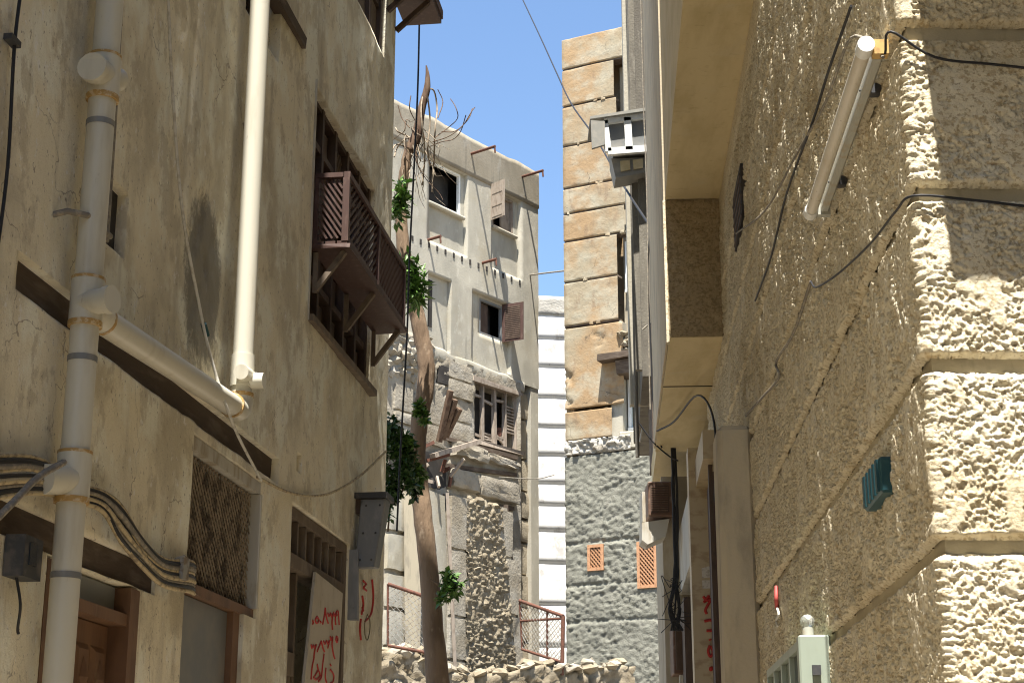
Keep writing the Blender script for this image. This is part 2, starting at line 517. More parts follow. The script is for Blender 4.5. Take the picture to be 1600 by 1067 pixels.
MAT['metal_dark'] = make_mat('dark_steel', (.05, .052, .055), [dict(col=(.11, .10, .09), scale=14, lo=.5, hi=.7)], rough=.6)
MAT['rust'] = make_mat('rusty_steel', (0.124, 0.053, 0.034), [dict(col=(0.074, 0.037, 0.025), scale=18, lo=.45, hi=.65),
    dict(col=(0.186, 0.105, 0.068), scale=30, lo=.58, hi=.7, fac=.7)], rough=.85)
MAT['wire'] = make_mat('galvanised_wire', (.36, .35, .32), [dict(col=(.24, .19, .14), scale=20, lo=.45, hi=.6)], rough=.5, metallic=.4)
MAT['grille'] = make_mat('brown_expanded_metal', (.26, .21, .15), [dict(col=(.07, .055, .04), scale=10, lo=.45, hi=.65)], rough=.8)
MAT['glass'] = make_mat('dark_window_glass', (.03, .035, .04), rough=.12, spec=.5)
MAT['glass_grey'] = make_mat('grey_frosted_glass', (.17, .18, .18), [dict(col=(.23, .22, .20), scale=(4, 4, 4), lo=.4, hi=.7)], rough=.35)
MAT['glass_green'] = make_mat('greenish_window_glass', (.16, .20, .16), rough=.2)
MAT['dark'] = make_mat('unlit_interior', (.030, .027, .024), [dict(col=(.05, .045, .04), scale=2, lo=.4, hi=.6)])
MAT['plywood'] = make_mat('pale_plywood', (.50, .45, .36), [
    dict(col=(.36, .31, .23), scale=(6, 6, 3), lo=.45, hi=.7, fac=.6),
    dict(col=(.20, .16, .11), scale=(22, 22, 12), lo=.64, hi=.76, fac=.7)], rough=.8, bump=[(30, .2, .008, 4, 'noise')])
MAT['red_paint'] = make_mat('red_spray_paint', (.42, .035, .03), [dict(col=(.30, .05, .04), scale=60, lo=.5, hi=.7)], rough=.6)
MAT['olive_paint'] = make_mat('olive_paint', (.16, .14, .08), rough=.7)
MAT['teal'] = make_mat('teal_plastic', (0.020, 0.073, 0.087), [dict(col=(0.042, 0.098, 0.105), scale=(20, 20, 4), lo=.5, hi=.7)], rough=.45)
MAT['tube'] = make_mat('opal_lamp_tube', (.66, .62, .53), [
    dict(col=(.52, .45, .33), scale=(6, 2.2, 6), lo=.50, hi=.72, fac=.8),
    dict(col=(.15, .11, .08), scale=(60, 40, 60), lo=.64, hi=.70, fac=.8)], rough=.45, spec=.4)
MAT['fixture'] = make_mat('enamelled_fixture', (.42, .42, .37), [dict(col=(.40, .34, .24), scale=16, lo=.52, hi=.7)], rough=.4)
MAT['ochre'] = make_mat('ochre_lampholder', (.55, .36, .13), [dict(col=(.40, .25, .10), scale=40, lo=.5, hi=.65)], rough=.5)
MAT['pale_green'] = make_mat('pale_green_enamel', (0.300, 0.345, 0.285), [
    dict(col=(0.232, 0.262, 0.210), scale=(9, 9, 3), lo=.45, hi=.7, fac=.7),
    dict(col=(0.188, 0.165, 0.120), scale=(40, 40, 20), lo=.68, hi=.76, fac=.7)], rough=.4)
MAT['clear'] = make_mat('clear_bulb_glass', (.85, .88, .85), rough=.05, transm=.85)
MAT['red_plastic'] = make_mat('faded_red_tape', (.42, .08, .07), rough=.6)
MAT['ac_brown'] = make_mat('brown_air_conditioner', (.13, .075, .05), [dict(col=(.20, .14, .10), scale=20, lo=.5, hi=.7)], rough=.6)
MAT['ac_cream'] = make_mat('stained_cream_sheet', (.48, .46, .40), [dict(col=(.33, .28, .20), scale=(8, 8, 3), lo=.5, hi=.7)], rough=.6)
MAT['lattice'] = make_mat('orange_wood_lattice', (.44, .24, .13), [dict(col=(.32, .17, .09), scale=20, lo=.45, hi=.65)], rough=.75)
MAT['white_frame'] = make_mat('white_window_frame', (.76, .77, .74), [dict(col=(.55, .52, .46), scale=12, lo=.55, hi=.7, fac=.7)], rough=.5)
MAT['grey_sheet'] = make_mat('grey_painted_sheet', (.23, .225, .20), [dict(col=(.30, .28, .24), scale=8, lo=.45, hi=.7)], rough=.6)
MAT['bark'] = make_mat('smooth_brown_bark', (0.221, 0.153, 0.099), [
    dict(col=(0.130, 0.088, 0.057), scale=(8, 8, 2), lo=.42, hi=.66, fac=.8),
    dict(col=(0.338, 0.260, 0.182), scale=(12, 12, 5), lo=.56, hi=.72, fac=.7)], bump=[((30, 30, 7), .5, .03, 6, 'noise')])
MAT['dead'] = make_mat('dead_wood', (.13, .085, .055), [dict(col=(.08, .045, .028), scale=(14, 14, 4), lo=.45, hi=.65)], bump=[((40, 40, 6), .5, .02, 5, 'noise')])
MAT['root'] = make_mat('bleached_roots', (.27, .22, .16), [dict(col=(.17, .13, .09), scale=20, lo=.45, hi=.65)])
MAT['leaf'] = make_mat('fresh_leaf', (0.102, 0.198, 0.036), [dict(col=(0.060, 0.120, 0.026), scale=9, lo=.42, hi=.62), dict(col=(0.180, 0.288, 0.060), scale=14, lo=.58, hi=.7)], rough=.45, spec=.4)
MAT['leaf_dark'] = make_mat('ivy_leaf', (0.041, 0.088, 0.024), [dict(col=(0.074, 0.142, 0.038), scale=12, lo=.50, hi=.68)], rough=.45, spec=.4)
MAT['paper'] = make_mat('torn_paper', (.55, .53, .48), [dict(col=(.4, .37, .32), scale=40, lo=.5, hi=.6)])
MAT['ground'] = make_mat('dusty_paving', (0.223, 0.192, 0.151), [
    dict(col=(0.174, 0.149, 0.118), scale=.8, lo=.4, hi=.65), dict(col=(0.260, 0.229, 0.186), scale=6, lo=.55, hi=.7, fac=.6)],
    bump=[(40, .4, .01, 6, 'noise')])
MAT['rendered'] = make_mat('dusty_rendered_wall', (.40, .35, .26), [
    dict(col=(.28, .24, .17), scale=(3, 3, 1.2), lo=.42, hi=.68, fac=.8),
    dict(col=(.50, .46, .38), scale=(6, 6, 2), lo=.55, hi=.72, fac=.6)], bump=[(50, .3, .01, 5, 'noise')])
MAT['grimy'] = make_mat('grimy_grey_render', (.17, .155, .125), [
    dict(col=(.10, .09, .075), scale=(4, 4, 1), lo=.42, hi=.66, fac=.8),
    dict(col=(.26, .24, .20), scale=(8, 8, 1.5), lo=.56, hi=.72, fac=.7)], bump=[(40, .4, .015, 6, 'noise')])
MAT['marble'] = make_mat('veined_tile', (.45, .37, .24), [
    dict(col=(.30, .22, .13), scale=(5, 5, 9), lo=.50, hi=.62, fac=.7)], rough=.35)

# ------------------------------------------------------------------ ground
g = MB().add([(-300, -300, 0), (300, -300, 0), (300, 300, 0), (-300, 300, 0)], [(0, 1, 2, 3)]).build('ground', MAT['ground'])
tag(g, 'pale dusty ground of the alley', 'ground', kind='structure')


# ------------------------------------------------------------------ left house
def diag_segments(a0, a1, b0, b1, slope, spacing):
    """segments of parallel lines b = slope*a + c clipped to a rectangle"""
    out = []
    w, h = a1 - a0, b1 - b0
    cs = [b0 - slope * a for a in (a0, a1)] + [b1 - slope * a for a in (a0, a1)]
    lo, hi = min(cs), max(cs)
    st = spacing * math.sqrt(1 + slope * slope)
    c = lo + st * .5
    while c < hi:
        pts = []
        for a in (a0, a1):
            b = slope * a + c
            if b0 - 1e-9 <= b <= b1 + 1e-9: pts.append((a, b))
        for b in (b0, b1):
            a = (b - c) / slope
            if a0 < a < a1: pts.append((a, b))
        if len(pts) >= 2:
            pts.sort()
            if math.dist(pts[0], pts[-1]) > spacing * .6: out.append((pts[0], pts[-1]))
        c += st
    return out

LH = thing('plastered_house', LW.p(6, 0, -3), 'tall tan plastered house with wooden windows filling the left side', 'house')
L_END = 12.52
holes = [
    (6.62, 6.86, 3.98, 4.28, .05), (8.45, 9.15, 6.03, 7.3, .16), (10.85, 12.15, 7.5, 9.2, .14),
    (10.0, 11.9, 4.70, 6.28, .14), (5.83, 9.50, 3.505, 3.655, .07), (5.80, 7.55, 2.60, 2.73, .06),
    (6.33, 7.32, 0.0, 2.595, .16), (7.95, 9.18, 0.0, 3.45, .2), (9.80, 11.38, 0.0, 3.46, .16), (9.86, 9.98, 3.66, 3.78, .1)]
def l_disp(U, Z):
    rip = fbm(U * 3.2, Z * .45, 3, 3) - .5
    big = fbm(U * .9, Z * .35, 11, 2) - .5
    sm = fbm(U * 14, Z * 9, 23, 3) - .5
    fold = np.exp(-((U - 8.25) / .35) ** 2) * sstep(4.2, 5.0, Z)
    rip = rip * (.3 + .7 * np.exp(-((U - 7.9) / 1.0) ** 2))
    d = .045 * rip + .04 * big + .006 * sm + .025 * fold * (fbm(U * 9, Z * .6, 31, 2) - .4)
    mould = np.exp(-(((U - 8.0) / .3) ** 2 + ((Z - 4.4) / .5) ** 2))
    d = d - .018 * mould * sstep(.5, .62, fbm(U * 9, Z * 8, 41, 4))
    e = sstep(0, .25, L_END - U)
    return d * e
us = np.concatenate([steps(-7, 5, .6), steps(5, L_END, .032)])
zs = np.concatenate([steps(0, 1.9, .4), steps(1.9, 8.6, .032), steps(8.6, 16.5, .9)])
grid_wall('front_wall', LW, us, zs, holes, l_disp, .2, MAT['plaster'], LH)
m = MB()
m.fbox(LW, L_END - .25, L_END - .002, 0, 16.5, -6, -.30)
m.fbox(LW, -7, L_END - .26, 0, 16.5, -6, -5.7)
m.fbox(LW, -7, -6.75, 0, 16.5, -5.6, -.1)
m.fbox(LW, -6.7, L_END - .3, 16.1, 16.5, -5.6, -.1)
m.build('side_and_back_walls', MAT['plaster'], LH)
m = MB()
zq = steps(0, 16.5, .25)
Z = np.array(zq)
oo = l_disp(np.full_like(Z, L_END), Z)
jit = (fbm(Z * 3, Z * 0, 5, 3) - .5) * .03
V = np.concatenate([LW.arr(np.full_like(Z, L_END), Z, oo), LW.arr(np.full_like(Z, L_END + .012) + jit, Z, oo - .05), LW.arr(np.full_like(Z, L_END), Z, np.full_like(Z, -.6))])
n = len(Z); k = np.arange(n - 1)
np_mesh('corner_edge', V, np.concatenate([np.stack([k, k + n, k + n + 1, k + 1], -1), np.stack([k + n, k + 2 * n, k + 2 * n + 1, k + n + 1], -1)]), MAT['plaster'], LH, True)
MB().fbox(LW, -6.6, L_END - .4, .05, 16.0, -2.4, -.6).build('interior', MAT['dark'], LH)

# timber lintels let into the plaster
MB().fbox(LW, 5.80, 9.53, 3.49, 3.67, -.12, -.045, .006).build('lintel_beam', MAT['timber'], LH)
MB().fbox(LW, 5.78, 7.57, 2.602, 2.728, -.12, -.03, .006).build('lintel_beam', MAT['timber'], LH)
MB().fbox(LW, 5.95, 6.35, 2.55, 2.60, -.10, -.02, .006).build('door_head_board', MAT['timber'], LH)

# small dark window behind the drain pipe
w = MB().fbox(LW, 6.60, 6.88, 3.96, 4.30, -.14, -.045).build('small_window', MAT['dark'], LH)
MB().fbox(LW, 6.70, 6.72, 3.98, 4.28, -.045, -.03).build('mullion', MAT['wood_dark'], w)
MB().fbox(LW, 9.85, 9.99, 3.65, 3.79, -.13, -.09).build('vent_slit', MAT['dark'], LH)

# louvred window high on the wall
w = MB().fbox(LW, 8.43, 9.17, 6.01, 7.3, -.20, -.15).build('louvred_window', MAT['dark'], LH)
f = MB()
for (a, b, c, d) in ((8.46, 8.50, 6.04, 7.3), (9.10, 9.14, 6.04, 7.3), (8.50, 9.10, 6.04, 6.09), (8.78, 8.82, 6.09, 7.3)):
    f.fbox(LW, a, b, c, d, -.148, -.08)
f.build('frame', MAT['wood_dark'], w)
for i in range(26):
    z = 6.12 + i * .042
    MB().hexa([LW.p(8.5, z, -.145), LW.p(9.1, z, -.145), LW.p(9.1, z - .03, -.10), LW.p(8.5, z - .03, -.10),
               LW.p(8.5, z + .008, -.145), LW.p(9.1, z + .008, -.145), LW.p(9.1, z - .022, -.10), LW.p(8.5, z - .022, -.10)]).build('slat', MAT['wood_dark'], w)
MB().fbox(LW, 8.95, 9.62, 6.36, 6.43, -.05, .035, .005).build('timber_ledge', MAT['timber'], LH)

# wooden window at the top right corner with its shelf
w = MB().fbox(LW, 10.83, 12.17, 7.48, 9.2, -.18, -.13).build('upper_window', MAT['dark'], LH)
f = MB()
for u in (10.87, 11.28, 11.70, 12.10): f.fbox(LW, u - .03, u + .03, 7.5, 9.2, -.128, -.03)
f.build('frame', MAT['wood_dark'], w)
for i in range(3):
    u0 = (10.90, 11.31, 11.73)[i]
    for z0 in (7.55, 8.0, 8.45):
        MB().fbox(LW, u0 + .02, u0 + .36, z0 + .02, z0 + .40, -.12, -.07).build('panel', MAT['wood_shop'], w, .01)
for z0 in (7.52, 7.97, 8.42): MB().fbox(LW, 10.9, 12.07, z0 - .02, z0 + .03, -.125, -.045).build('rail', MAT['wood_dark'], w)
s = MB().fbox(LW, 11.72, 12.9, 8.20, 8.25, .0, .32)
s = s.build('window_shelf', MAT['wood_red'], LH)
MB().fbox(LW, 11.70, 12.92, 8.25, 8.33, .29, .33).build('edge_board', MAT['wood_red'], s)
MB().beam(LW.p(12.15, 7.95, .01), LW.p(12.15, 8.20, .28), .04, .04).build('bracket', MAT['wood_dark'], s)
MB().beam(LW.p(12.5, 7.95, .01), LW.p(12.5, 8.20, .28), .04, .04).build('bracket', MAT['wood_dark'], s)

# big panelled window
w = MB().fbox(LW, 9.98, 11.92, 4.68, 6.30, -.18, -.13).build('panelled_window', MAT['wood_dark'], LH)
cols = [10.03, 10.40, 10.77, 11.14, 11.51, 11.87]
rows = [4.72, 5.02, 5.32, 5.66, 5.97, 6.27]
f = MB()
for u in cols: f.fbox(LW, u - .026, u + .026, 4.70, 6.28, -.128, -.035)
f.build('stiles', MAT['wood_dark'], w)
for z in rows: MB().fbox(LW, cols[0] + .01, cols[-1] - .01, z - .024, z + .024, -.127, -.045).build('rail', MAT['wood_dark'], w)
for i in range(5):
    for j in range(5):
        a, b, c, d = cols[i] + .05, cols[i + 1] - .05, rows[j] + .05, rows[j + 1] - .05
        if (i, j) in ((2, 4), (2, 3)):
            q = MB()
            for (p0, p1) in diag_segments(a, b, c, d, 1, .045): q.beam(LW.p(p0[0], p0[1], -.09), LW.p(p1[0], p1[1], -.09), .012, .012)
            for (p0, p1) in diag_segments(a, b, c, d, -1, .045): q.beam(LW.p(p0[0], p0[1], -.08), LW.p(p1[0], p1[1], -.08), .012, .012)
            q.build('lattice', MAT['wood_shop'], w)
        else:
            MB().fbox(LW, a, b, c, d, -.13, -.085).build('panel', MAT['wood_dark'], w, .012)
MB().fbox(LW, 9.982, 9.998, 4.66, 6.32, -.10, .018).build('sunlit_edge_strip', MAT['ac_cream'], w)  # pale colour stands in for sun on the reveal edge
MB().fbox(LW, 10.0, 11.93, 4.655, 4.70, -.12, .045).build('sill', MAT['wood_shop'], w)

# guard balcony of slats in front of the window
BD = .235
b0, b1, bz0, bz1 = 10.06, 11.97, 5.20, 5.685
BAL = MB().fbox(LW, b0 - .01, b1 + .02, bz0 - .045, bz0 - .018, .0, BD + .02, .003).build('slatted_balcony', MAT['wood_red'], LH)
BAL['label'] = 'maroon slatted wooden guard balcony below the panelled window'
for i in range(3):
    o0 = .01 + i * (BD / 3)
    MB().fbox(LW, b0, b1, bz0 - .016, bz0 + .006, o0, o0 + BD / 3 - .012).build('floor_board', MAT['wood_red'], BAL)
MB().fbox(LW, b0, b1 + .01, bz1 - .04, bz1, BD - .035, BD + .006).build('top_rail', MAT['wood_red'], BAL)
MB().fbox(LW, b0, b1, bz0 + .006, bz0 + .04, BD - .03, BD).build('bottom_rail', MAT['wood_red'], BAL)
for u in (b0, b1 - .04): MB().fbox(LW, u, u + .04, bz1 - .036, bz1 - .004, .01, BD - .04).build('end_rail', MAT['wood_red'], BAL)
for u in (b0 - .004, (b0 + b1) / 2 - .02, b1 - .036):
    MB().fbox(LW, u, u + .045, bz0 + .004, bz1 - .042, BD - .04, BD + .004).build('post', MAT['wood_red'], BAL)
MB().fbox(LW, b0, b0 + .04, bz0 + .006, bz1 - .04, .005, .035).build('post', MAT['wood_red'], BAL)
for (p, q) in diag_segments(.04, BD - .045, bz0 + .03, bz1 - .05, -1.5, .030):
    MB().beam(LW.p(b0 + .02, p[1], p[0]), LW.p(b0 + .02, q[1], q[0]), .012, .014).build('slat', MAT['wood_red'], BAL)
mid = (b0 + b1) / 2
for (p, q) in diag_segments(b0 + .045, mid - .03, bz0 + .045, bz1 - .045, .75, .050):
    MB().beam(LW.p(p[0], p[1], BD - .016), LW.p(q[0], q[1], BD - .016), .012, .020).build('slat', MAT['wood_red'], BAL)
for (p, q) in diag_segments(mid + .03, b1 - .04, bz0 + .045, bz1 - .045, -.9, .044):
    MB().beam(LW.p(p[0], p[1], BD - .016), LW.p(q[0], q[1], BD - .016), .012, .020).build('slat', MAT['wood_red'], BAL)
for u in (10.12, 11.0, 11.9):
    k = MB()
    k.beam(LW.p(u, bz0 - .30, .02), LW.p(u, bz0 - .05, BD - .03), .035, .035)
    k.beam(LW.p(u, bz0 - .32, .015), LW.p(u, bz0 - .05, .015), .03, .03, (0, 1, 0))
    k.build('bracket', MAT['wood_shop'], BAL)

# doorway with the steel mesh transom
w = MB()
w.fbox(LW, 7.93, 9.2, 0, 3.46, -.30, -.21)
w = w.build('glazed_doorway', MAT['dark'], LH)
MB().fbox(LW, 7.96, 8.84, .1, 2.68, -.10, -.065).build('grey_pane', MAT['glass_grey'], w)
f = MB()
f.fbox(LW, 8.84, 8.95, 0, 2.685, -.15, -.03)
f.fbox(LW, 7.955, 9.17, 2.685, 2.735, -.15, -.02)
f.build('door_frame', MAT['door'], w)
MB().fbox(LW, 8.951, 9.178, 0, 2.684, -.19, -.006).build('plaster_jamb', MAT['plaster'], w)
MB().fbox(LW, 7.955, 9.175, 3.38, 3.445, -.15, -.01).build('head_strip', MAT['ac_cream'], w)
f = MB()
for i in range(7):
    u = 8.05 + i * .17
    f.fbox(LW, u, u + .09, 2.74, 3.375, -.14, -.11)
f.build('upright_bars', MAT['wood_shop'], w)
q = MB()
for (a, b) in diag_segments(7.97, 9.12, 2.745, 3.37, 1.0, .036): q.beam(LW.p(a[0], a[1], -.055), LW.p(b[0], b[1], -.055), .006, .006)
for (a, b) in diag_segments(7.97, 9.12, 2.745, 3.37, -1.0, .036): q.beam(LW.p(a[0], a[1], -.049), LW.p(b[0], b[1], -.049), .006, .006)
q.build('steel_mesh', MAT['grille'], w)
MB().fbox(LW, 9.155, 9.178, 2.74, 3.375, -.12, .002).build('corner_trim', MAT['ac_cream'], w)

# near door with raised panels
w = MB().fbox(LW, 6.31, 7.34, 0, 2.60, -0.230, -0.145).build('panelled_door', MAT['dark'], LH)
f = MB()
f.fbox(LW, 6.34, 6.42, 0, 2.585, -0.140, -0.010); f.fbox(LW, 7.20, 7.31, 0, 2.585, -0.140, 0.010); f.fbox(LW, 6.42, 7.20, 2.42, 2.47, -0.140, 0.000)
f.build('door_frame', MAT['door'], w)
MB().fbox(LW, 6.43, 7.19, 2.472, 2.585, -0.110, -0.060).build('transom_panel', MAT['glass_grey'], w)
MB().fbox(LW, 6.43, 7.19, .03, 2.415, -0.130, -0.080).build('door_leaf', MAT['door'], w)
for i in range(4):
    for j in range(5):
        a0, a1 = 6.46 + i * .18, 6.46 + i * .18 + .15
        c0 = 2.36 - (j + 1) * .32; c1 = c0 + .28
        P = [LW.p(a0, c0, -0.079), LW.p(a1, c0, -0.079), LW.p(a1, c1, -0.079), LW.p(a0, c1, -0.079)]
        i0 = .025
        R = [LW.p(a0 + i0, c0 + i0, -0.062), LW.p(a1 - i0, c0 + i0, -0.062), LW.p(a1 - i0, c1 - i0, -0.062), LW.p(a0 + i0, c1 - i0, -0.062)]
        S = [LW.p((a0 + a1) / 2, c0 + .05, -0.064), LW.p(a1 - .04, (c0 + c1) / 2, -0.064), LW.p((a0 + a1) / 2, c1 - .05, -0.064), LW.p(a0 + .04, (c0 + c1) / 2, -0.064)]
        m = MB().add(P + R, [(0, 1, 5, 4), (1, 2, 6, 5), (2, 3, 7, 6), (3, 0, 4, 7), (4, 5, 6, 7)])
        m.add([x + Vector((LW.n[0], LW.n[1], 0)) * .003 for x in S] + [LW.p((a0 + a1) / 2, (c0 + c1) / 2, -0.035)], [(0, 1, 4), (1, 2, 4), (2, 3, 4), (3, 0, 4)])
        m.build('raised_panel', MAT['door'], w)

# shop front
w = MB().fbox(LW, 9.78, 11.4, 0, 3.47, -.8, -.7).build('shop_front', MAT['dark'], LH)
f = MB()
f.fbox(LW, 9.81, 9.90, 0, 3.45, -.15, -.02); f.fbox(LW, 11.30, 11.37, 0, 3.45, -.15, -.02)
f.fbox(LW, 9.90, 11.30, 3.39, 3.45, -.15, -.02); f.fbox(LW, 9.90, 11.30, 3.09, 3.17, -.15, -.015)
f.build('frame', MAT['wood_shop'], w)
for i in range(7):
    a0 = 9.92 + i * .197; a1 = a0 + .165
    if i == 4:
        m = MB()
        for r in range(6):
            for c in range(3):
                m.tube([LW.p(a0 + .03 + c * .052, 3.20 + r * .034, -.071), LW.p(a0 + .03 + c * .052, 3.20 + r * .034, -.064)], .013, 8)
        MB().fbox(LW, a0, a1, 3.175, 3.385, -.10, -.072).build('pierced_panel', MAT['wood_shop'], w)
        m.build('pierced_holes', MAT['dark'], w)
    else:
        MB().fbox(LW, a0, a1, 3.175, 3.385, -.11, -.085).build('panel', MAT['wood_dark'], w)
    MB().fbox(LW, a1, a1 + .03, 3.175, 3.385, -.10, -.03).build('stile', MAT['wood_shop'], w)
MB().fbox(LW, 9.905, 10.20, 2.60, 3.085, -.14, -.10).build('glass_pane', MAT['glass'], w)
MB().fbox(LW, 10.20, 10.235, 0, 3.085, -.14, -.06).build('mullion', MAT['wood_shop'], w)
MB().fbox(LW, 9.905, 10.195, 2.46, 2.595, -.14, -.05).build('cross_rail', MAT['wood_shop'], w)
for i in range(3): MB().fbox(LW, 9.92 + i * .095, 9.92 + i * .095 + .075, 1.6, 2.455, -.13, -.07).build('panel', MAT['wood_shop'], w)
for i in range(4): MB().fbox(LW, 11.10 + i * .05, 11.145 + i * .05, .3, 2.72, -.15, -.11).build('plank', MAT['wood_shop'], w)

# unseen wooden bay above the view, put there to shade the near drain pipe
SHADE_BAY = MB().fbox(LW, 3.3, 5.98, 6.35, 8.8, -.05, .62).build('upper_bay', MAT['wood_dark'], LH)
for i in range(7): MB().fbox(LW, 3.32 + i * .38, 3.32 + i * .38 + .34, 6.5, 8.7, .621, .66).build('panel', MAT['wood_dark'], SHADE_BAY)

# ------------------------------------------------------------------ things fixed to the left house
OFF = .10
pu = LW.uz(118, 700, OFF)[0]
DP = thing('drain_pipe', LW.p(pu, 0, OFF), 'thick dusty white drain pipe in shade, nearest on the left wall', 'pipe')
MB().tube([LW.p(pu, .0, OFF), LW.p(pu, 16.0, OFF)], .056, 20).build('pipe', MAT['pvc'], DP)
def collar(parent, u, z, h=.10, r=.064):
    MB().tube([LW.p(u, z - h / 2, OFF), LW.p(u, z + h / 2, OFF)], r, 20).build('collar', MAT['pvc'], parent)
    MB().tube([LW.p(u, z - h / 2 - .012, OFF), LW.p(u, z - h / 2 + .004, OFF)], r + .0015, 20).build('cement_ring', MAT['glue'], parent)
for py in (112, 470, 750):
    z = LW.uz(150, py, OFF)[1] if py == 112 else LW.uz(127 if py == 470 else 115, py, OFF)[1]
    t = MB()
    t.tube([LW.p(pu, z - .075, OFF), LW.p(pu, z + .10, OFF)], .066, 20)
    if py == 112:
        t.tube([LW.p(pu - .13, z + .0, OFF), LW.p(pu, z + .02, OFF)], .06, 18)
        t.tube([LW.p(pu - .135, z, OFF), LW.p(pu - .10, z, OFF)], .061, 18)
        t.tube([LW.p(pu, z + .01, OFF), LW.p(pu + .10, z + .05, OFF + .02)], .05, 16)
    elif py == 470:
        t.tube([LW.p(pu - .02, z, OFF), LW.p(pu - .055, z - .0, OFF + .12)], .050, 20)
        t.tube([LW.p(pu - .05, z, OFF + .10), LW.p(pu - .058, z, OFF + .13)], .056, 20)
        t.tube([LW.p(pu, z, OFF), LW.p(pu + .16, z - .01, OFF)], .064, 18)
    else:
        t.tube([LW.p(pu - .17, z - .03, OFF - .05), LW.p(pu, z, OFF)], .058, 18)
        t.tube([LW.p(pu, z, OFF), LW.p(pu + .07, z + .02, OFF - .03)], .05, 16)
    t.build('tee_fitting', MAT['pvc'], DP)
    MB().tube([LW.p(pu, z - .092, OFF), LW.p(pu, z - .070, OFF)], .0675, 20).build('cement_ring', MAT['glue'], DP)
    if py == 470:
        MB().tube([LW.p(pu + .155, z - .01, OFF), LW.p(pu + .175, z - .011, OFF)], .0655, 18).build('cement_ring', MAT['glue'], DP)
        ZT = z
    MB().tube([LW.p(pu, z + .10, OFF), LW.p(pu, z + .112, OFF)], .0672, 20).build('cement_ring', MAT['glue'], DP)
wu = LW.uz(397, 200, OFF)[0]
for z in (2.5, 3.35, 4.35):
    MB().tube([LW.p(pu, z - .012, OFF), LW.p(pu, z + .012, OFF)], .0585, 20).build('clamp', MAT['metal_grey'], DP)
zb = LW.uz(376, 635, OFF)[1]
WP = thing('drain_pipe', LW.p(wu, 0, OFF), 'bright sunlit white drain pipe beside the louvred window', 'pipe')
MB().tube([LW.p(wu, zb + .05, OFF), LW.p(wu, 16.0, OFF)], .055, 20).build('pipe', MAT['pvc'], WP)
zt = LW.uz(380, 592, OFF)[1]
t = MB()
t.tube([LW.p(wu, zt - .05, OFF), LW.p(wu, zt + .12, OFF)], .064, 20)
t.tube([LW.p(wu - .12, zt, OFF + .03), LW.p(wu + .10, zt + .02, OFF + .03)], .040, 16)
t.tube([LW.p(wu, zt - .02, OFF), LW.p(wu, zt - .02, OFF + .12)], .042, 16)
t.build('tee_fitting', MAT['pvc'], WP)
MB().tube([LW.p(wu, zt - .105, OFF), LW.p(wu, zt - .085, OFF)], .066, 20).build('cement_ring', MAT['glue'], WP)
e = MB()
e.tube([LW.p(wu, zt - .08, OFF), LW.p(wu, zb + .03, OFF), LW.p(wu - .02, zb - .02, OFF), LW.p(wu - .07, zb - .035, OFF), LW.p(wu - .14, zb - .03, OFF)], .063, 18)
e.build('elbow', MAT['pvc'], WP)
MB().tube([LW.p(wu - .135, zb - .030, OFF), LW.p(wu - .155, zb - .029, OFF)], .0655, 18).build('cement_ring', MAT['glue'], WP)
HP = thing('drain_pipe', LW.p(pu + .2, ZT, OFF), 'sloping white branch pipe running along the dark timber lintel', 'pipe')
MB().tube([LW.p(pu + .165, ZT - .012, OFF), LW.p(wu - .13, zb - .03, OFF)], .057, 18).build('pipe', MAT['pvc'], HP)
MB().tube([LW.p(6.12, 3.90, -.05), LW.p(6.12, 3.92, .05), LW.p(6.20, 3.93, .10), LW.p(6.45, 3.93, .10)], .013, 10).build('stub_pipe', MAT['cable_grey'])
tag(bpy.data.objects['stub_pipe'], 'thin grey pipe stub bending out of the plaster left of the drain pipe', 'pipe')
MB().tube([LW.px(188, 0, .05), LW.px(178, 180, .05), LW.px(165, 378, .05)], .014, 10).build('conduit', MAT['cable_grey'])
tag(bpy.data.objects['conduit'], 'thin grey conduit just behind the near drain pipe', 'conduit')

# cables on the left house
def cable(name, pts, r, mat, label, k=6, n=6, cat='cable', parent=None):
    o = MB().tube(spline(pts, k), r, n).build(name, mat, parent)
    if parent is None: tag(o, label, cat)
    return o
cable('cable', [LW.px(262, -15, .06), LW.px(270, 150, .05), LW.px(285, 330, .05), LW.px(310, 470, .06), LW.px(330, 560, .09), LW.px(365, 665, .16), LW.px(408, 750, .05)], .008, MAT['cable_white'], 'pale cable hanging down between the two drain pipes')
MB().tube([LW.px(318, 506, .066), LW.px(323, 524, .066)], .016, 8).build('cable_joint', MAT['teal'])
tag(bpy.data.objects['cable_joint'], 'small dark green sleeve on the pale hanging cable', 'cable joint')
cable('cable', [LW.px(32, -10, .02), LW.px(22, 80, .02), LW.px(12, 260, .02), LW.px(-8, 420, .02)], .007, MAT['cable_black'], 'thin dark cable down the wall at the far left edge')
MB().fbox(LW, LW.uz(22, 66, .02)[0] - .05, LW.uz(22, 66, .02)[0] + .03, LW.uz(22, 66, .02)[1] - .012, LW.uz(22, 66, .02)[1] + .012, 0, .035).build('cable_clip', MAT['metal_dark'])
tag(bpy.data.objects['cable_clip'], 'small dark clip on the cable at the far left edge', 'clip')
CBU = thing('cable_bundle', LW.px(215, 830, .04), 'tangled bundle of yellowed cables draped across the near pipe', 'cables')
rnd = random.Random(3)
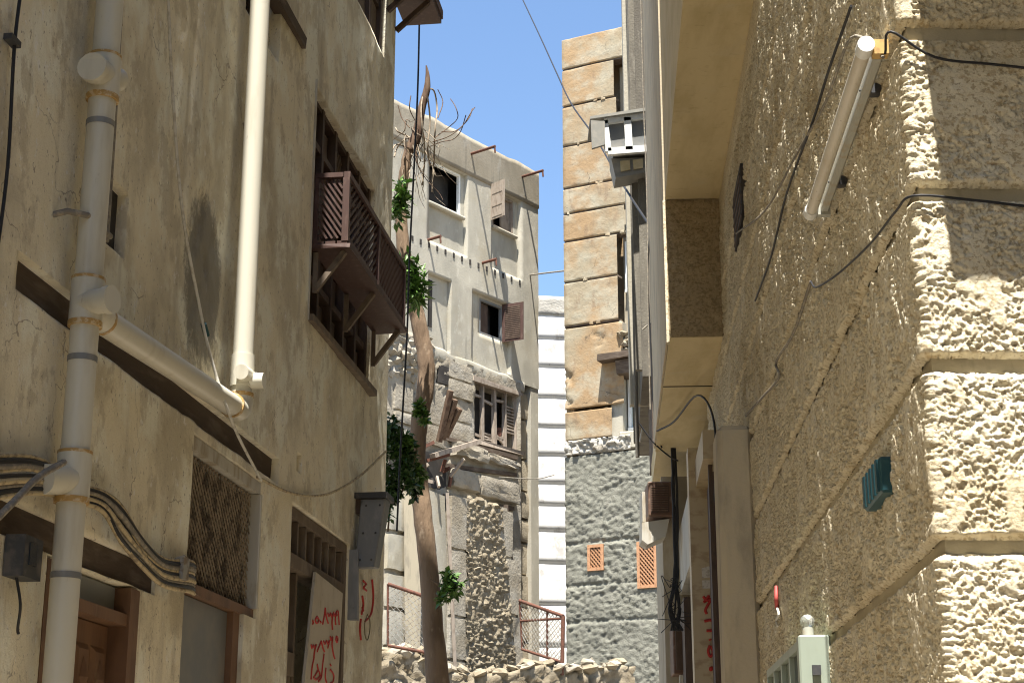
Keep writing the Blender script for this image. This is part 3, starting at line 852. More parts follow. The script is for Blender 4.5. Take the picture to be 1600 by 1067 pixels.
for i in range(9):
    d = i * 7.0
    pts = [LW.px(-15, 712 + d * 1.2, .05), LW.px(45, 714 + d + rnd.uniform(-3, 3), .05), LW.px(82, 728 + d * .8, .04), LW.px(120, 756 + d * .5, .03),
           LW.px(160, 768 + d * .55 + rnd.uniform(-2, 2), .05), LW.px(190, 792 + d * 1.0 + rnd.uniform(-4, 4), .05 + rnd.uniform(0, .03)), LW.px(222, 842 + d * .75 + rnd.uniform(-4, 4), .06),
           LW.px(255, 872 + d * .75, .05), LW.px(296, 876 + d * .85, .03), LW.px(303, 880 + d * .85, -.03)]
    cable('strand', pts, rnd.choice([.009, .011, .014]), MAT[['cable_tan', 'cable_black', 'cable_grey', 'cable_tan', 'cable_black', 'cable_tan', 'cable_grey', 'cable_black', 'cable_tan'][i]], None, parent=CBU)
MB().fbox(LW, LW.uz(284, 885, .05)[0] - .03, LW.uz(284, 885, .05)[0] + .05, 2.70, 2.80, .03, .075, .008).build('foil_wrap', MAT['wire'], CBU)
cable('cable', [LW.px(-30, 835, .20), LW.px(20, 785, .18), LW.px(60, 745, .16), LW.px(100, 722, .14)], .013, MAT['cable_grey'], 'thick grey cable crossing in front of the near pipe at left')
cable('cable', [LW.px(402, 745, .03), LW.px(455, 770, .02), LW.px(510, 772, .03), LW.px(560, 745, .04), LW.px(603, 705, .05)], .009, MAT['cable_tan'], 'tan cable sagging from the mesh window to the house corner')
bx = MB().fbox(LW, 5.93, 6.09, 2.455, 2.605, .0, .075).build('meter_box', MAT['metal_dark'])
tag(bx, 'small black box on the pier at the lower left edge', 'box')
MB().fbox(LW, 5.97, 6.03, 2.50, 2.58, .075, .08).build('window', MAT['glass'], bx)
cable('cable', [LW.p(5.98, 2.46, .03), LW.p(5.99, 2.36, .05), LW.p(6.03, 2.28, .03), LW.p(6.04, 2.26, .03)], .006, MAT['cable_black'], 'short frayed wire dangling under the small black box')

# grey metal box at the corner
GB = thing('junction_box', LW.p(11.5, 3.3, .1), 'tall grey riveted metal box hung at the corner above the graffiti', 'box')
P = [LW.p(11.44, 3.30, .02), LW.p(11.62, 3.32, .02), LW.p(11.62, 3.32, .16), LW.p(11.44, 3.30, .16)]
Q = [LW.p(11.50, 3.80, .04), LW.p(11.68, 3.82, .04), LW.p(11.68, 3.82, .22), LW.p(11.50, 3.80, .22)]
MB().hexa(P + Q).build('case', MAT['metal_grey'], GB, .008)
MB().fbox(LW, 11.47, 11.72, 3.80, 3.84, .0, .235).build('cap', MAT['metal_dark'], GB)
MB().fbox(LW, 11.52, 11.70, 3.70, 3.80, -.05, .035).build('mount', MAT['wood_dark'], GB)
for (fu, fz) in ((.25, .12), (.8, .12), (.25, .5), (.8, .5), (.25, .9), (.8, .9)):
    a = P[0].lerp(P[3], fu).lerp(Q[0].lerp(Q[3], fu), fz)
    MB().ball(a, .008, 8, 5).build('rivet', MAT['metal_dark'], GB)
o = MB().fbox(LW, 11.40, 11.47, 2.95, 3.42, -.02, .05, .01).build('metal_strip', MAT['metal_grey'])
tag(o, 'bent strip of pale sheet metal below the grey box', 'metal strip')

# plywood board with red writing
PB = thing('plywood_board', LW.p(10.8, 0, .0), 'pale plywood board with red hand painted writing leaning in the shop front', 'board')
c6 = lambda x, y, o: LW.px(400 + x / 2.757, 680 + y / 2.757, o)
BO = .012
corners = [(205, 1100), (352, 1100), (374, 680), (258, 588)]
front = [c6(x, y, BO) for x, y in corners]
back = [p - Vector((LW.n[0], LW.n[1], 0)) * .018 for p in front]
MB().add(front + back, [(0, 1, 2, 3), (7, 6, 5, 4), (0, 4, 5, 1), (1, 5, 6, 2), (2, 6, 7, 3), (3, 7, 4, 0)]).build('panel', MAT['plywood'], PB)
def strokes(parent, lines, mp, w, mat):
    for L in lines:
        pts = spline([mp(*p) for p in L], 5) if len(L) > 2 else [mp(*p) for p in L]
        MB().tube(pts, w, 5).build('paint_stroke', mat, parent)
txt = [[(243, 795), (246, 806), (243, 812)], [(262, 780), (254, 795), (262, 808), (270, 795), (262, 780)], [(276, 800), (279, 806)],
       [(286, 812), (293, 775), (297, 742)], [(297, 742), (301, 780), (310, 808)],
       [(308, 765), (314, 778), (320, 765), (325, 780), (331, 768), (326, 800), (328, 836)],
       [(333, 762), (338, 776), (345, 764), (340, 790), (342, 815)], [(348, 775), (344, 762), (352, 756), (354, 772), (357, 815)],
       [(236, 900), (240, 915), (247, 903), (252, 915), (258, 900), (250, 935), (248, 960)],
       [(262, 930), (272, 905), (280, 885)], [(280, 885), (286, 912), (294, 930)],
       [(290, 885), (296, 897), (303, 884), (309, 897), (315, 883), (308, 915)],
       [(318, 865), (322, 880), (329, 868), (326, 900), (332, 940), (338, 960)],
       [(345, 865), (343, 880), (349, 890), (351, 870), (345, 865)],
       [(248, 960), (240, 1000), (236, 1050)], [(252, 1035), (268, 1012), (274, 1035), (258, 1050), (246, 1040)],
       [(268, 1012), (262, 985)], [(292, 940), (286, 985), (280, 1040), (268, 1058)], [(300, 1000), (297, 1040), (303, 1064)],
       [(318, 1008), (328, 1018), (334, 1036), (330, 1060), (318, 1068)], [(318, 985), (322, 990)]]
strokes(PB, txt, lambda x, y: c6(x, y, BO + .001), .0075, MAT['red_paint'])
GR = thing('graffiti', LW.p(11.8, 2.4, .02), 'red spray paint marks on the pier at the house corner', 'graffiti')
g2 = [[(462, 625), (474, 640), (464, 655), (476, 668)], [(458, 690), (462, 730), (455, 770)], [(500, 620), (505, 700), (495, 770), (470, 800)],
      [(452, 790), (448, 830), (452, 880)], [(458, 740), (462, 755)]]
MB_ = strokes(GR, g2, lambda x, y: c6(x, y, .02), .008, MAT['red_paint'])
strokes(GR, [[(480, 770), (490, 795), (490, 840), (480, 880), (470, 860), (468, 810), (480, 770)]], lambda x, y: c6(x, y, .03), .004, MAT['olive_paint'])

# ------------------------------------------------------------------ right house in roughcast courses
RH = thing('stucco_house', RW.p(7, 0, -2), 'cream roughcast house with smooth horizontal grooves filling the right side', 'house')
CU = 3.92                                        # corner position along the right wall
CX = RW.p(CU, 0)
FW = Frame(CX.x, CX.y, 1, .03, True)             # the front of the same house, facing the viewer
GZ = [2.24 + .455 * k for k in range(-5, 29)]    # groove heights
def course_path(fine):
    P = []; Nn = []; S = []
    if fine:
        uf = list(steps(.62, 4.6, .08)[::-1][:-1]) + list(steps(.02, .62, .0027)[::-1])
    else:
        uf = list(steps(.02, 4.6, .2)[::-1])
    for u in uf:
        p = FW.p(u, 0); P.append((p.x, p.y)); Nn.append(FW.n); S.append(-u)
    nf = np.array(FW.n); nr = np.array(RW.n)
    for t in (.2, .4, .6, .8):
        v = nf * (1 - t) + nr * t; v /= np.linalg.norm(v)
        c = np.array(RW.p(CU + .02, 0, -.02))[:2]
        q = c + v * .0205
        P.append(tuple(q)); Nn.append(tuple(v)); S.append((t - .5) * .03)
    u = CU + .022
    while u < 12.2:
        p = RW.p(u, 0); P.append((p.x, p.y)); Nn.append(RW.n); S.append(u - CU)
        u += (.0048 + .0022 * (u - CU)) if fine else .2
    return np.array(P), np.array(Nn), np.array(S)
for gi, (za, zb_) in enumerate(zip(GZ[:-1], GZ[1:])):
    fine = za > 1.7 and zb_ < 5.6
    P, Nn, S = course_path(fine)
    z0, z1 = za + .017, zb_ - .017
    zz = np.concatenate([[z0, z0 + .004], steps(z0 + .009, z1 - .009, .0036 if fine else .1), [z1 - .004, z1]])
    Sg, Zg = np.meshgrid(S, zz, indexing='ij')
    if fine:
        wx = fbm(Sg * 26, Zg * 26, 51, 2) - .5; wz = fbm(Sg * 26, Zg * 26, 57, 2) - .5
        a = fbm(Sg * 90 + 3.4 * wx, Zg * 135 + 3.4 * wz, 3, 2, .55)
        c = fbm(Sg * 48 + 2.6 * wz, Zg * 72 + 2.6 * wx, 29, 3, .6)
        b = fbm(Sg * 170, Zg * 190, 13, 2)
        big = fbm(Sg * 5, Zg * 5, 19, 3)
        side = sstep(0, .3, Sg)
        lo = .40 - .10 * sstep(.5, .68, big) - .04 * side
        flat = sstep(.56, .64, fbm(Sg * 11, Zg * 8, 63, 3))
        D = (.0046 * sstep(lo, lo + .14, a) + .0040 * sstep(.40, .54, c) + .0018 * (b - .5)) * (1 - .8 * flat) + .0088 * flat
        D = D * (1 + 1.2 * side) - .011 * side + .006 * (big - .5)
    else:
        D = np.zeros_like(Sg)
    ed = np.minimum(Zg - z0, z1 - Zg)
    rag = .012 + .008 * vnoise(Sg * 30, Zg * 0 + gi, 7)
    D = D - .022 * (1 - sstep(0, 1, ed / rag))
    V = np.stack([P[:, 0][:, None] + Nn[:, 0][:, None] * D, P[:, 1][:, None] + Nn[:, 1][:, None] * D, Zg], -1).reshape(-1, 3)
    nu, nz = Sg.shape
    idx = np.arange(nu * nz).reshape(nu, nz)
    Q = np.stack([idx[:-1, :-1], idx[1:, :-1], idx[1:, 1:], idx[:-1, 1:]], -1).reshape(-1, 4)
    np_mesh('stucco_course', V, Q, MAT['stucco'], RH, True)
# smooth wall core seen in the grooves
k = MB()
ZT_ = GZ[-1]
a, b, c, d = FW.p(4.6, 0, -.02), RW.p(CU + .02, 0, -.02), RW.p(12.2, 0, -.02), RW.p(12.2, 0, -5)
e_ = FW.p(4.6, 0, -9)
pl = [a, b, c, d, e_]
k.add([Vector((p.x, p.y, 0)) for p in pl] + [Vector((p.x, p.y, ZT_)) for p in pl],
      [(1, 0, 5, 6), (2, 1, 6, 7), (3, 2, 7, 8), (4, 3, 8, 9), (0, 4, 9, 5), (5, 9, 8, 7, 6)])
k.build('wall_core', MAT['stucco_smooth'], RH)
# oriel over the street side of the corner, above the view: it shades the front
o = MB().fbox(FW, .035, 2.6, 4.06, 6.6, -.02, .43).build('front_bay', MAT['stucco_smooth'], RH)
MB().fbox(FW, -.0, 2.65, 6.6, 6.7, -.02, .5).build('bay_cornice', MAT['stucco_smooth'], RH)
# stepped bay over the alley
BO_ = .36
UB = MB().fbox(RW, 7.25, 10.28, 5.62, 9.0, -.01, BO_).build('upper_bay', MAT['soffit'], RH)
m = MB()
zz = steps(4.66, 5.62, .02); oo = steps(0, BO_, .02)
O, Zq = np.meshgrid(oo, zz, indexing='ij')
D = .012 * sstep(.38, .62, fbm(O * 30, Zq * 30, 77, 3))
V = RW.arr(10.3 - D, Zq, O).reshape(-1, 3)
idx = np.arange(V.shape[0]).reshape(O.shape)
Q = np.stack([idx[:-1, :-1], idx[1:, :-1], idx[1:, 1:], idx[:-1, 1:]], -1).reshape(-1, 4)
np_mesh('bay_face', V, Q, MAT['stucco_shaded'], RH, True)
lb = MB().fbox(RW, 10.305, 13.75, 4.66, 9.0, -.01, BO_ - .002).build('lower_bay', MAT['soffit'], RH)
MB().fbox(RW, 11.55, 11.562, 4.655, 4.662, .0, BO_).build('soffit_crack', MAT['dark'], lb)
MB().fbox(RW, 10.297, 10.36, 4.63, 5.62, BO_ - .004, BO_ + .016, .004).build('bay_edge', MAT['stucco'], RH)
MB().fbox(RW, 10.30, 13.7, 4.68, 9.0, BO_, BO_ + .012).build('bay_side', MAT['pillar'], RH)
# small louvred vent under the bay
v = MB().fbox(RW, 8.42, 8.98, 4.78, 5.10, -.02, .022).build('vent_window', MAT['dark'], RH)
for i in range(5): MB().fbox(RW, 8.44, 8.96, 4.80 + i * .06, 4.81 + i * .06, .022, .028).build('slat', MAT['wood_dark'], v)
# pilaster and door surrounds further along
MB().fbox(RW, 8.67, 9.05, 0, 3.68, -.01, .185).build('pilaster', MAT['pillar'], RH, .03)

SH = thing('street_front', RW.p(13, 0, -1), 'low dusty shop front with tiled reveal beyond the roughcast house', 'building')
MB().fbox(RW, 12.25, 16.8, 0, 4.62, -3, -.03).build('wall', MAT['rendered'], SH)
MB().fbox(RW, 12.0, 12.24, 0, 4.30, -.02, .172).build('tiled_reveal', MAT['marble'], SH)
MB().fbox(RW, 11.2, 11.9, 0, 3.95, .0, .045).build('door_leaf', MAT['wood_red'], SH)
MB().fbox(RW, 11.2, 11.26, 0, 4.0, .046, .075).build('door_edge', MAT['wood_dark'], SH)
MB().fbox(RW, 11.0, 12.05, 4.0, 4.2, .0, .12).build('door_head', MAT['marble'], SH)
MB().fbox(RW, 12.245, 14.6, 3.55, 4.1, -.02, .14).build('shutter_box', MAT['ac_cream'], SH)
MB().fbox(RW, 14.6, 16.6, 0, 4.62, -.03, .285).build('pier', MAT['rendered'], SH)
MB().fbox(RW, 13.6, 14.4, 0, 3.4, -.02, .16).build('door_panel', MAT['wood_dark'], SH)
MB().fbox(RW, 13.4, 13.5, 0, 4.3, -.02, .10).build('door_post', MAT['ac_cream'], SH)
GR2 = thing('graffiti', RW.p(12, 2.4, .1), 'red painted letters down the tiled reveal on the right', 'graffiti')
RV = Frame(RW.p(11.99, 0, 0).x, RW.p(11.99, 0, 0).y, RW.n[0], RW.n[1], False)      # the camera-facing side of the reveal
def c7(x, y):
    Y = RW.p(11.995, 0, .08).y
    return at(980 + x / 2.907, 700 + y / 2.907, Y)
g3 = [[(345, 672), (360, 690), (378, 684), (366, 712), (355, 735), (362, 752)], [(348, 700), (372, 668)], [(350, 785), (380, 780), (398, 800), (388, 825), (360, 828)],
      [(376, 866), (378, 872)], [(376, 895), (368, 920), (378, 945), (390, 925), (380, 896)], [(380, 992), (386, 1000), (378, 1006), (380, 993)]]
strokes(GR2, g3, c7, .011, MAT['red_paint'])
PN = thing('paper_notice', c7(370, 580), 'torn paper notice stuck above the red letters on the reveal', 'notice')
MB().add([c7(340, 600), c7(388, 598), c7(388, 635), c7(342, 637)], [(0, 1, 2, 3)]).build('sheet', MAT['paper'], PN)
MB().add([c7(338, 545), c7(370, 535), c7(403, 555), c7(392, 585), c7(340, 590)], [(0, 1, 2, 3, 4)]).build('torn_scrap', MAT['paper'], PN)

# air conditioner hung on the pier
def px_box(name, fr, tl, br, u, depth, mat, parent, bevel=0):
    """box whose near face (at u, facing the viewer) spans two photo points"""
    Y = fr.p(u, 0).y
    a, b = at(*tl, Y), at(*br, Y)
    return MB().hexa([Vector((a.x, Y, b.z)), Vector((b.x, Y, b.z)), Vector((b.x, Y + depth, b.z)), Vector((a.x, Y + depth, b.z)),
                      Vector((a.x, Y, a.z)), Vector((b.x, Y, a.z)), Vector((b.x, Y + depth, a.z)), Vector((a.x, Y + depth, a.z))]).build(name, mat, parent, bevel)
AC = thing('air_conditioner', at(1030, 800, 14.4), 'brown window air conditioner jutting out beside the grey wall', 'air conditioner')
px_box('case', RW, (1012, 752), (1052, 806), 14.1, .5, MAT['ac_brown'], AC, .01)
px_box('grille_panel', RW, (1016, 758), (1046, 800), 14.085, .012, MAT['wood_dark'], AC)
for i in range(11): px_box('louvre', RW, (1018, 760 + i * 3.6), (1044, 761.6 + i * 3.6), 14.075, .01, MAT['ac_brown'], AC)
px_box('side_panel', RW, (1003, 768), (1011.5, 815), 14.4, .3, MAT['ac_cream'], AC)
Y = RW.p(14.15, 0).y
q = [at(1003, 816, Y), at(1046, 810, Y), at(1040, 838, Y), at(1012, 850, Y), at(1003, 843, Y)]
MB().add(q + [p + Vector((0, .3, 0)) for p in q], [(4, 3, 2, 1, 0), (5, 6, 7, 8, 9), (0, 1, 6, 5), (1, 2, 7, 6), (2, 3, 8, 7), (3, 4, 9, 8), (4, 0, 5, 9)]).build('drip_tray', MAT['ac_cream'], AC)
AC2 = thing('meter_cabinet', at(1065, 1010, 14.3), 'dark brown metal cabinet low on the pier under the cables', 'cabinet')
px_box('case', RW, (1051, 978), (1078, 1052), 14.1, .3, MAT['ac_brown'], AC2, .008)
px_box('door', RW, (1055, 984), (1074, 1046), 14.08, .015, MAT['wood_dark'], AC2, .004)
px_box('hinge_strip', RW, (1062, 1054), (1071, 1075), 14.1, .05, MAT['ac_cream'], AC2)
LP = thing('shade_lamp', at(1080, 800, 13.3), 'white strip lamp fixed upright beside the shop door', 'lamp')
px_box('tube', RW, (1076, 748), (1083, 838), 13.0, .04, MAT['ac_cream'], LP, .01)

# the next house along the alley: upper storeys jut out
FH = thing('jettied_house', RW.p(17, 0, -1), 'narrow grey house with jutting upper floors beyond the stepped bay', 'house')
MB().fbox(RW, 13.8, 16.2, 5.25, 14.5, -3, .20).build('upper_floors', MAT['grimy'], FH)
MB().fbox(RW, 16.21, 20.0, 6.0, 14.5, -3, BO_ + .03).build('upper_floors', MAT['grimy'], FH)
MB().fbox(RW, 13.78, 17.0, 5.0, 5.24, -2, .30).build('floor_edge', MAT['soffit'], FH)
MB().fbox(RW, 16.82, 21.0, 0, 5.2, -3, -.2).build('lower_wall', MAT['rendered'], FH)
MB().fbox(RW, 16.3, 17.6, 5.25, 6.0, -1, .30).build('floor_edge', MAT['timber'], FH)
for i, (u, w_, of, z0_, mt) in enumerate(((13.85, .12, .26, 5.3, 'grimy'), (14.6, .10, .27, 5.5, 'grimy'), (15.3, .16, .24, 5.3, 'grimy'), (16.3, .10, .46, 6.1, 'grimy'), (17.4, .08, .50, 6.0, 'concrete'), (19.2, .14, .44, 6.0, 'grimy'))):
    MB().fbox(RW, u, u + w_, z0_, 14.4, .19, of, .01).build('wall_rib', MAT[mt], FH)
for i, (u, of, r_) in enumerate(((14.2, .28, .016), (15.0, .27, .014), (16.9, .45, .022))):
    MB().tube(spline([RW.p(u + random.uniform(-.03, .03), 5.3 + k * 1.3, of + random.uniform(-.012, .012)) for k in range(8)], 3), r_, 10).build('wall_pipe', MAT[('grimy', 'cable_grey', 'grimy')[i]], FH)
MB().fbox(RW, 18.0, 18.9, 7.2, 8.6, BO_ + .03, BO_ + .10).build('shutter', MAT['grey_sheet'], FH)

# oriel box with the white window
OB = thing('window_box', at(975, 220, 16.5), 'grey projecting window box with a white framed casement near the tower', 'window box')
YB = 16.0
def ob_hex(name, near, Yn, depth, mat, bevel=0):
    P = [at(x, y, Yn) for x, y in near]      # bl br tr tl
    return MB().hexa([P[0], P[1], P[1] + Vector((0, depth, 0)), P[0] + Vector((0, depth, 0)), P[3], P[2], P[2] + Vector((0, depth, 0)), P[3] + Vector((0, depth, 0))]).build(name, mat, OB, bevel)
ob_hex('body', [(958, 243), (1018, 236), (1018, 178), (948, 186)], YB, .45, MAT['grey_sheet'])
ob_hex('roof', [(922, 186), (1018, 172), (1018, 167), (922, 182)], YB - .10, .6, MAT['grey_sheet'])
a0, a1, a2, a3 = at(950, 238, YB - .03), at(1016, 233, YB - .03), at(1016, 180, YB - .03), at(944, 190, YB - .03)
f = MB()
for p, q in ((a0, a1), (a1, a2), (a2, a3), (a3, a0), (a0.lerp(a1, .5), a3.lerp(a2, .5))): f.beam(p, q, .075, .06, (0, 1, 0))
f.build('casement_frame', MAT['white_frame'], OB)
MB().add([p + Vector((0, .02, 0)) for p in (a0, a1, a2, a3)], [(0, 1, 2, 3)]).build('pane', MAT['glass_grey'], OB)
ob_hex('side_flap', [(925, 232), (945, 226), (945, 190), (923, 188)], YB - .15, .04, MAT['grey_sheet'])
ob_hex('apron', [(962, 278), (1018, 268), (1018, 246), (955, 248)], YB + .05, .3, MAT['grey_sheet'])
for i in range(2): ob_hex('apron_panel', [(970 + i * 20, 268 - i * 3), (985 + i * 20, 265 - i * 3), (984 + i * 20, 250 - i * 2), (969 + i * 20, 252 - i * 2)], YB + .03, .015, MAT['soffit'])

# house block added out of view behind the viewer to cut sky light
BH = thing('sky_blocker', (5, -6, 0), 'added unseen house block behind the viewer that cuts sky light', 'house')
def wbox(x0, x1, y0, y1, z0, z1): return MB().hexa([Vector((x, y, z)) for z in (z0, z1) for (x, y) in ((x0, y0), (x1, y0), (x1, y1), (x0, y1))])
wbox(-.6, 5.6, -9, -2.6, 0, 12).build('wall', MAT['grimy'], BH)
wbox(5.61, 9, -9, 3.7, 0, 9.5).build('side_blocker', MAT['grimy'], BH)
for i in range(3):
    for z in (2.6, 6.0): wbox(.2 + i * 1.8, 1.2 + i * 1.8, -2.61, -2.55, z, z + 1.6).build('window', MAT['wood_dark'], BH)

# ------------------------------------------------------------------ fixtures on the right house
TL = thing('tube_lamp', RW.p(4.6, 3.6, .08), 'long fluorescent tube lamp bracketed to the roughcast wall', 'lamp')
zl = 3.615
MB().tube([RW.p(4.05, zl, .075), RW.p(5.28, zl, .075)], .020, 16).build('tube', MAT['tube'], TL)
MB().fbox(RW, 4.08, 5.25, zl - .012, zl + .03, .018, .046).build('channel', MAT['fixture'], TL, .006)
for u in (4.01, 5.25):
    MB().tube([RW.p(u, zl, .075), RW.p(u + .05, zl, .075)], .0235, 16).build('end_cap', MAT['white_frame'], TL)
MB().fbox(RW, 4.03, 4.065, zl - .02, zl + .022, .012, .054).build('lampholder', MAT['ochre'], TL)
MB().fbox(RW, 5.25, 5.28, zl - .02, zl + .02, .012, .056).build('lampholder', MAT['fixture'], TL)
for u in (4.3, 5.0):
    MB().fbox(RW, u, u + .035, zl - .01, zl + .02, -.01, .018).build('bracket', MAT['metal_dark'], TL)
    MB().ball(RW.p(u + .017, zl + .005, .047), .004, 6, 4).build('screw', MAT['metal_dark'], TL)
TB = thing('junction_box', RW.p(4.58, 2.5, .0), 'small ribbed teal junction box on the roughcast wall', 'box')
MB().fbox(RW, 4.44, 4.74, 2.475, 2.575, -.01, .04).build('case', MAT['teal'], TB, .006)
for i in range(5): MB().fbox(RW, 4.46 + i * .058, 4.485 + i * .058, 2.48, 2.57, .04, .047).build('rib', MAT['teal'], TB)
CB_ = thing('sign_cabinet', RW.p(6.5, 0, .06), 'pale green metal cabinet with glazed side at the bottom right', 'cabinet')
zc = 2.235
MB().fbox(RW, 5.90, 5.97, 1.2, zc + .012, .004, .118).build('end_plate', MAT['pale_green'], CB_, .006)
MB().fbox(RW, 5.975, 7.2, 1.2, zc - .03, .004, .085).build('case', MAT['metal_dark'], CB_)
MB().fbox(RW, 5.972, 7.2, zc - .03, zc, .004, .112).build('top_rail', MAT['pale_green'], CB_)
for i, u in enumerate((5.975, 6.28, 6.58, 6.88, 7.17)): MB().fbox(RW, u, u + .03, 1.2, zc - .031, .085, .112).build('glazing_bar', MAT['pale_green'], CB_)
for i, u in enumerate((6.005, 6.31, 6.61, 6.91)): MB().fbox(RW, u + .001, u + .268, 1.2, zc - .032, .088, .094).build('glass_pane', MAT['glass_green'] if i % 2 else MAT['glass'], CB_)
MB().fbox(RW, 5.885, 5.90, zc - .13, zc - .095, .045, .075).build('latch', MAT['metal_dark'], CB_)
BU = thing('glass_lamp', RW.p(5.98, zc, .07), 'round clear glass lamp standing on the green cabinet', 'lamp')
MB().tube([RW.p(5.99, zc + .012, .072), RW.p(5.99, zc + .05, .072)], .022, 12).build('base', MAT['fixture'], BU)
MB().ball(RW.p(5.99, zc + .068, .072), .027, 16, 10).build('globe', MAT['clear'], BU)
cable('hanging_tag', [RW.px(1213, 916, .02), RW.px(1213, 935, .025), RW.px(1214, 949, .02)], .010, MAT['red_plastic'], 'red taped wire end hanging from a groove in the roughcast', cat='wire')
cable('hanging_wire', [RW.px(1214, 949, .02), RW.px(1217, 960, .03), RW.px(1213, 968, .02), RW.px(1215, 978, .02)], .006, MAT['cable_white'], 'curled white wire end below the red tape', cat='wire')
w1 = [FW.p(.9, 3.46, .02), FW.p(.55, 3.47, .02), FW.p(.25, 3.50, .02), FW.p(.08, 3.52, .02), RW.px(1392, 50, .03), RW.px(1383, 85, .04)]
cable('cable', w1, .0036, MAT['cable_black'], 'black cable from the shaded front to the tube lamp')
w2 = [FW.p(.9, 3.075, .012), FW.p(.4, 3.10, .012), FW.p(.15, 3.125, .012), FW.p(.0, 3.135, .012), RW.px(1400, 330, .02), RW.px(1365, 375, .02), RW.px(1330, 410, .02), RW.px(1300, 435, .03), RW.px(1275, 449, .03), RW.px(1267, 440, .02)]
cable('cable', w2, .0036, MAT['cable_black'], 'black cable along a groove of the front and round onto the side wall')
cable('cable', [RW.px(1267, 440, .02), RW.px(1240, 520, .02), RW.px(1213, 565, .02), RW.px(1217, 590, .02), RW.px(1192, 620, .02), RW.px(1165, 650, .02)], .006, MAT['cable_grey'], 'dusty cable climbing diagonally up the roughcast below the tube lamp')
cable('cable', [RW.px(1380, 90, .03), RW.px(1330, 60, .02), RW.px(1290, 160, .02), RW.px(1240, 250, .02), RW.px(1195, 330, .02), RW.px(1150, 365, .03)], .005, MAT['cable_grey'], 'thin cable from the tube lamp back to the vent under the bay')
cable('cable', [RW.px(1330, 10, .02), RW.px(1295, 110, .02), RW.px(1270, 190, .02), RW.px(1230, 300, .02), RW.px(1205, 400, .02), RW.px(1180, 470, .02)], .005, MAT['cable_black'], 'thin dark wire slanting down the upper roughcast wall')
cable('cable', [RW.p(11.0, 3.7, .05), RW.p(10.8, 4.2, .05), RW.p(11.4, 4.55, .12), RW.p(12.4, 4.60, .25), RW.p(12.8, 4.62, .37)], .008, MAT['cable_black'], 'dark cable looping under the stepped bay')

# bundle of cables down the far corner
def dropcable(pxs, Y, r, mat, label, name='cable'):
    return cable(name, [at(x, y, Y if not isinstance(Y, (list, tuple)) else Y[i]) for i, (x, y) in enumerate(pxs)], r, mat, label)
AB = thing('cable_bundle', at(1055, 850, 13.9), 'thick black bundle of cables running down beside the air conditioner', 'cables')
rnd = random.Random(9)
for i in range(8):
    j = lambda a: rnd.uniform(-a, a)
    pts = [at(1052 + j(4), 690, 13.6), at(1054 + j(4), 760, 13.6), at(1056 + j(4), 830, 13.6), at(1056 + j(5), 900, 13.6), at(1054 + j(9), 950, 13.6), at(1056 + j(12), 985, 13.6)]
    cable('strand', pts, rnd.choice([.009, .012]), MAT['cable_black'], None, parent=AB)
for i in range(14):
    a = at(1055 + rnd.uniform(-8, 8), 900 + rnd.uniform(0, 70), 13.58)
    pts = [a] + [a + Vector((rnd.uniform(-.08, .08), rnd.uniform(-.03, .03), rnd.uniform(-.10, .06))) * (t + 1) * .7 for t in range(3)]
    cable('loose_wire', pts, .0035, MAT['cable_black'], None, parent=AB, n=4, k=4)
dropcable([(986, -20), (986, 100), (984, 230), (985, 330), (990, 420), (998, 520)], 19.0, .016, MAT['cable_white'], 'pale cable hanging past the window box')
rk = random.Random(5)
for k, lab in enumerate(('thin grey wire nearest the sky on the narrow house', 'thin dark wire just right of the window box', 'slack dark wire along the middle of the narrow house', 'thin grey wire hugging the edge of the stepped bay')):
    x0 = 1000 + k * 11
    dropcable([(x0 + rk.uniform(-3, 3), -10), (x0 + rk.uniform(-4, 4) + 3, 150), (x0 + 8 + rk.uniform(-5, 5), 320), (x0 + 8 + rk.uniform(-5, 5), 480), (x0 + 14 + rk.uniform(-4, 4), 640)], 13.4, .006, MAT['cable_black' if k % 2 else 'cable_grey'], lab)
dropcable([(1030, -10), (1035, 130), (1030, 240), (1020, 330), (1012, 420), (1016, 520), (1022, 640), (1034, 700)], 13.5, .008, MAT['cable_black'], 'black cable down the narrow grey house')
dropcable([(1018, -10), (1022, 150), (1027, 300), (1024, 420), (1030, 560), (1028, 680)], 13.5, .007, MAT['cable_black'], 'second black cable beside the stepped bay edge')
dropcable([(1042, 0), (1037, 140), (1038, 200), (1036, 380), (1035, 480), (1004, 515)], 13.6, .008, MAT['cable_grey'], 'grey cable with a loop near the stepped bay')
dropcable([(1000, 545), (1004, 600), (1006, 650), (1000, 690)], 18.5, .012, MAT['cable_white'], 'white cord with a frayed knot by the green window')
dropcable([(998, 660), (1020, 690), (1045, 712), (1060, 720)], 13.5, .007, MAT['cable_black'], 'black cable sweeping under the bay to the shop')
dropcable([(812, -10), (845, 60), (870, 115), (893, 163), (930, 215), (965, 275), (1000, 330), (1030, 372)], [30, 27, 25, 23, 21, 18, 15, 13.5], .013, MAT['cable_black'], 'black cable sagging across the sky to the right wall')
dropcable([(826, 430), (850, 427), (884, 423)], [37.8, 37, 36], .02, MAT['cable_grey'], 'pale cable between the concrete house and the tower')
dropcable([(656, -10), (653, 130), (647, 260), (640, 400), (636, 520), (626, 700), (620, 830)], 14.5, .010, MAT['cable_black'], 'thin black cable hanging in front of the tree')

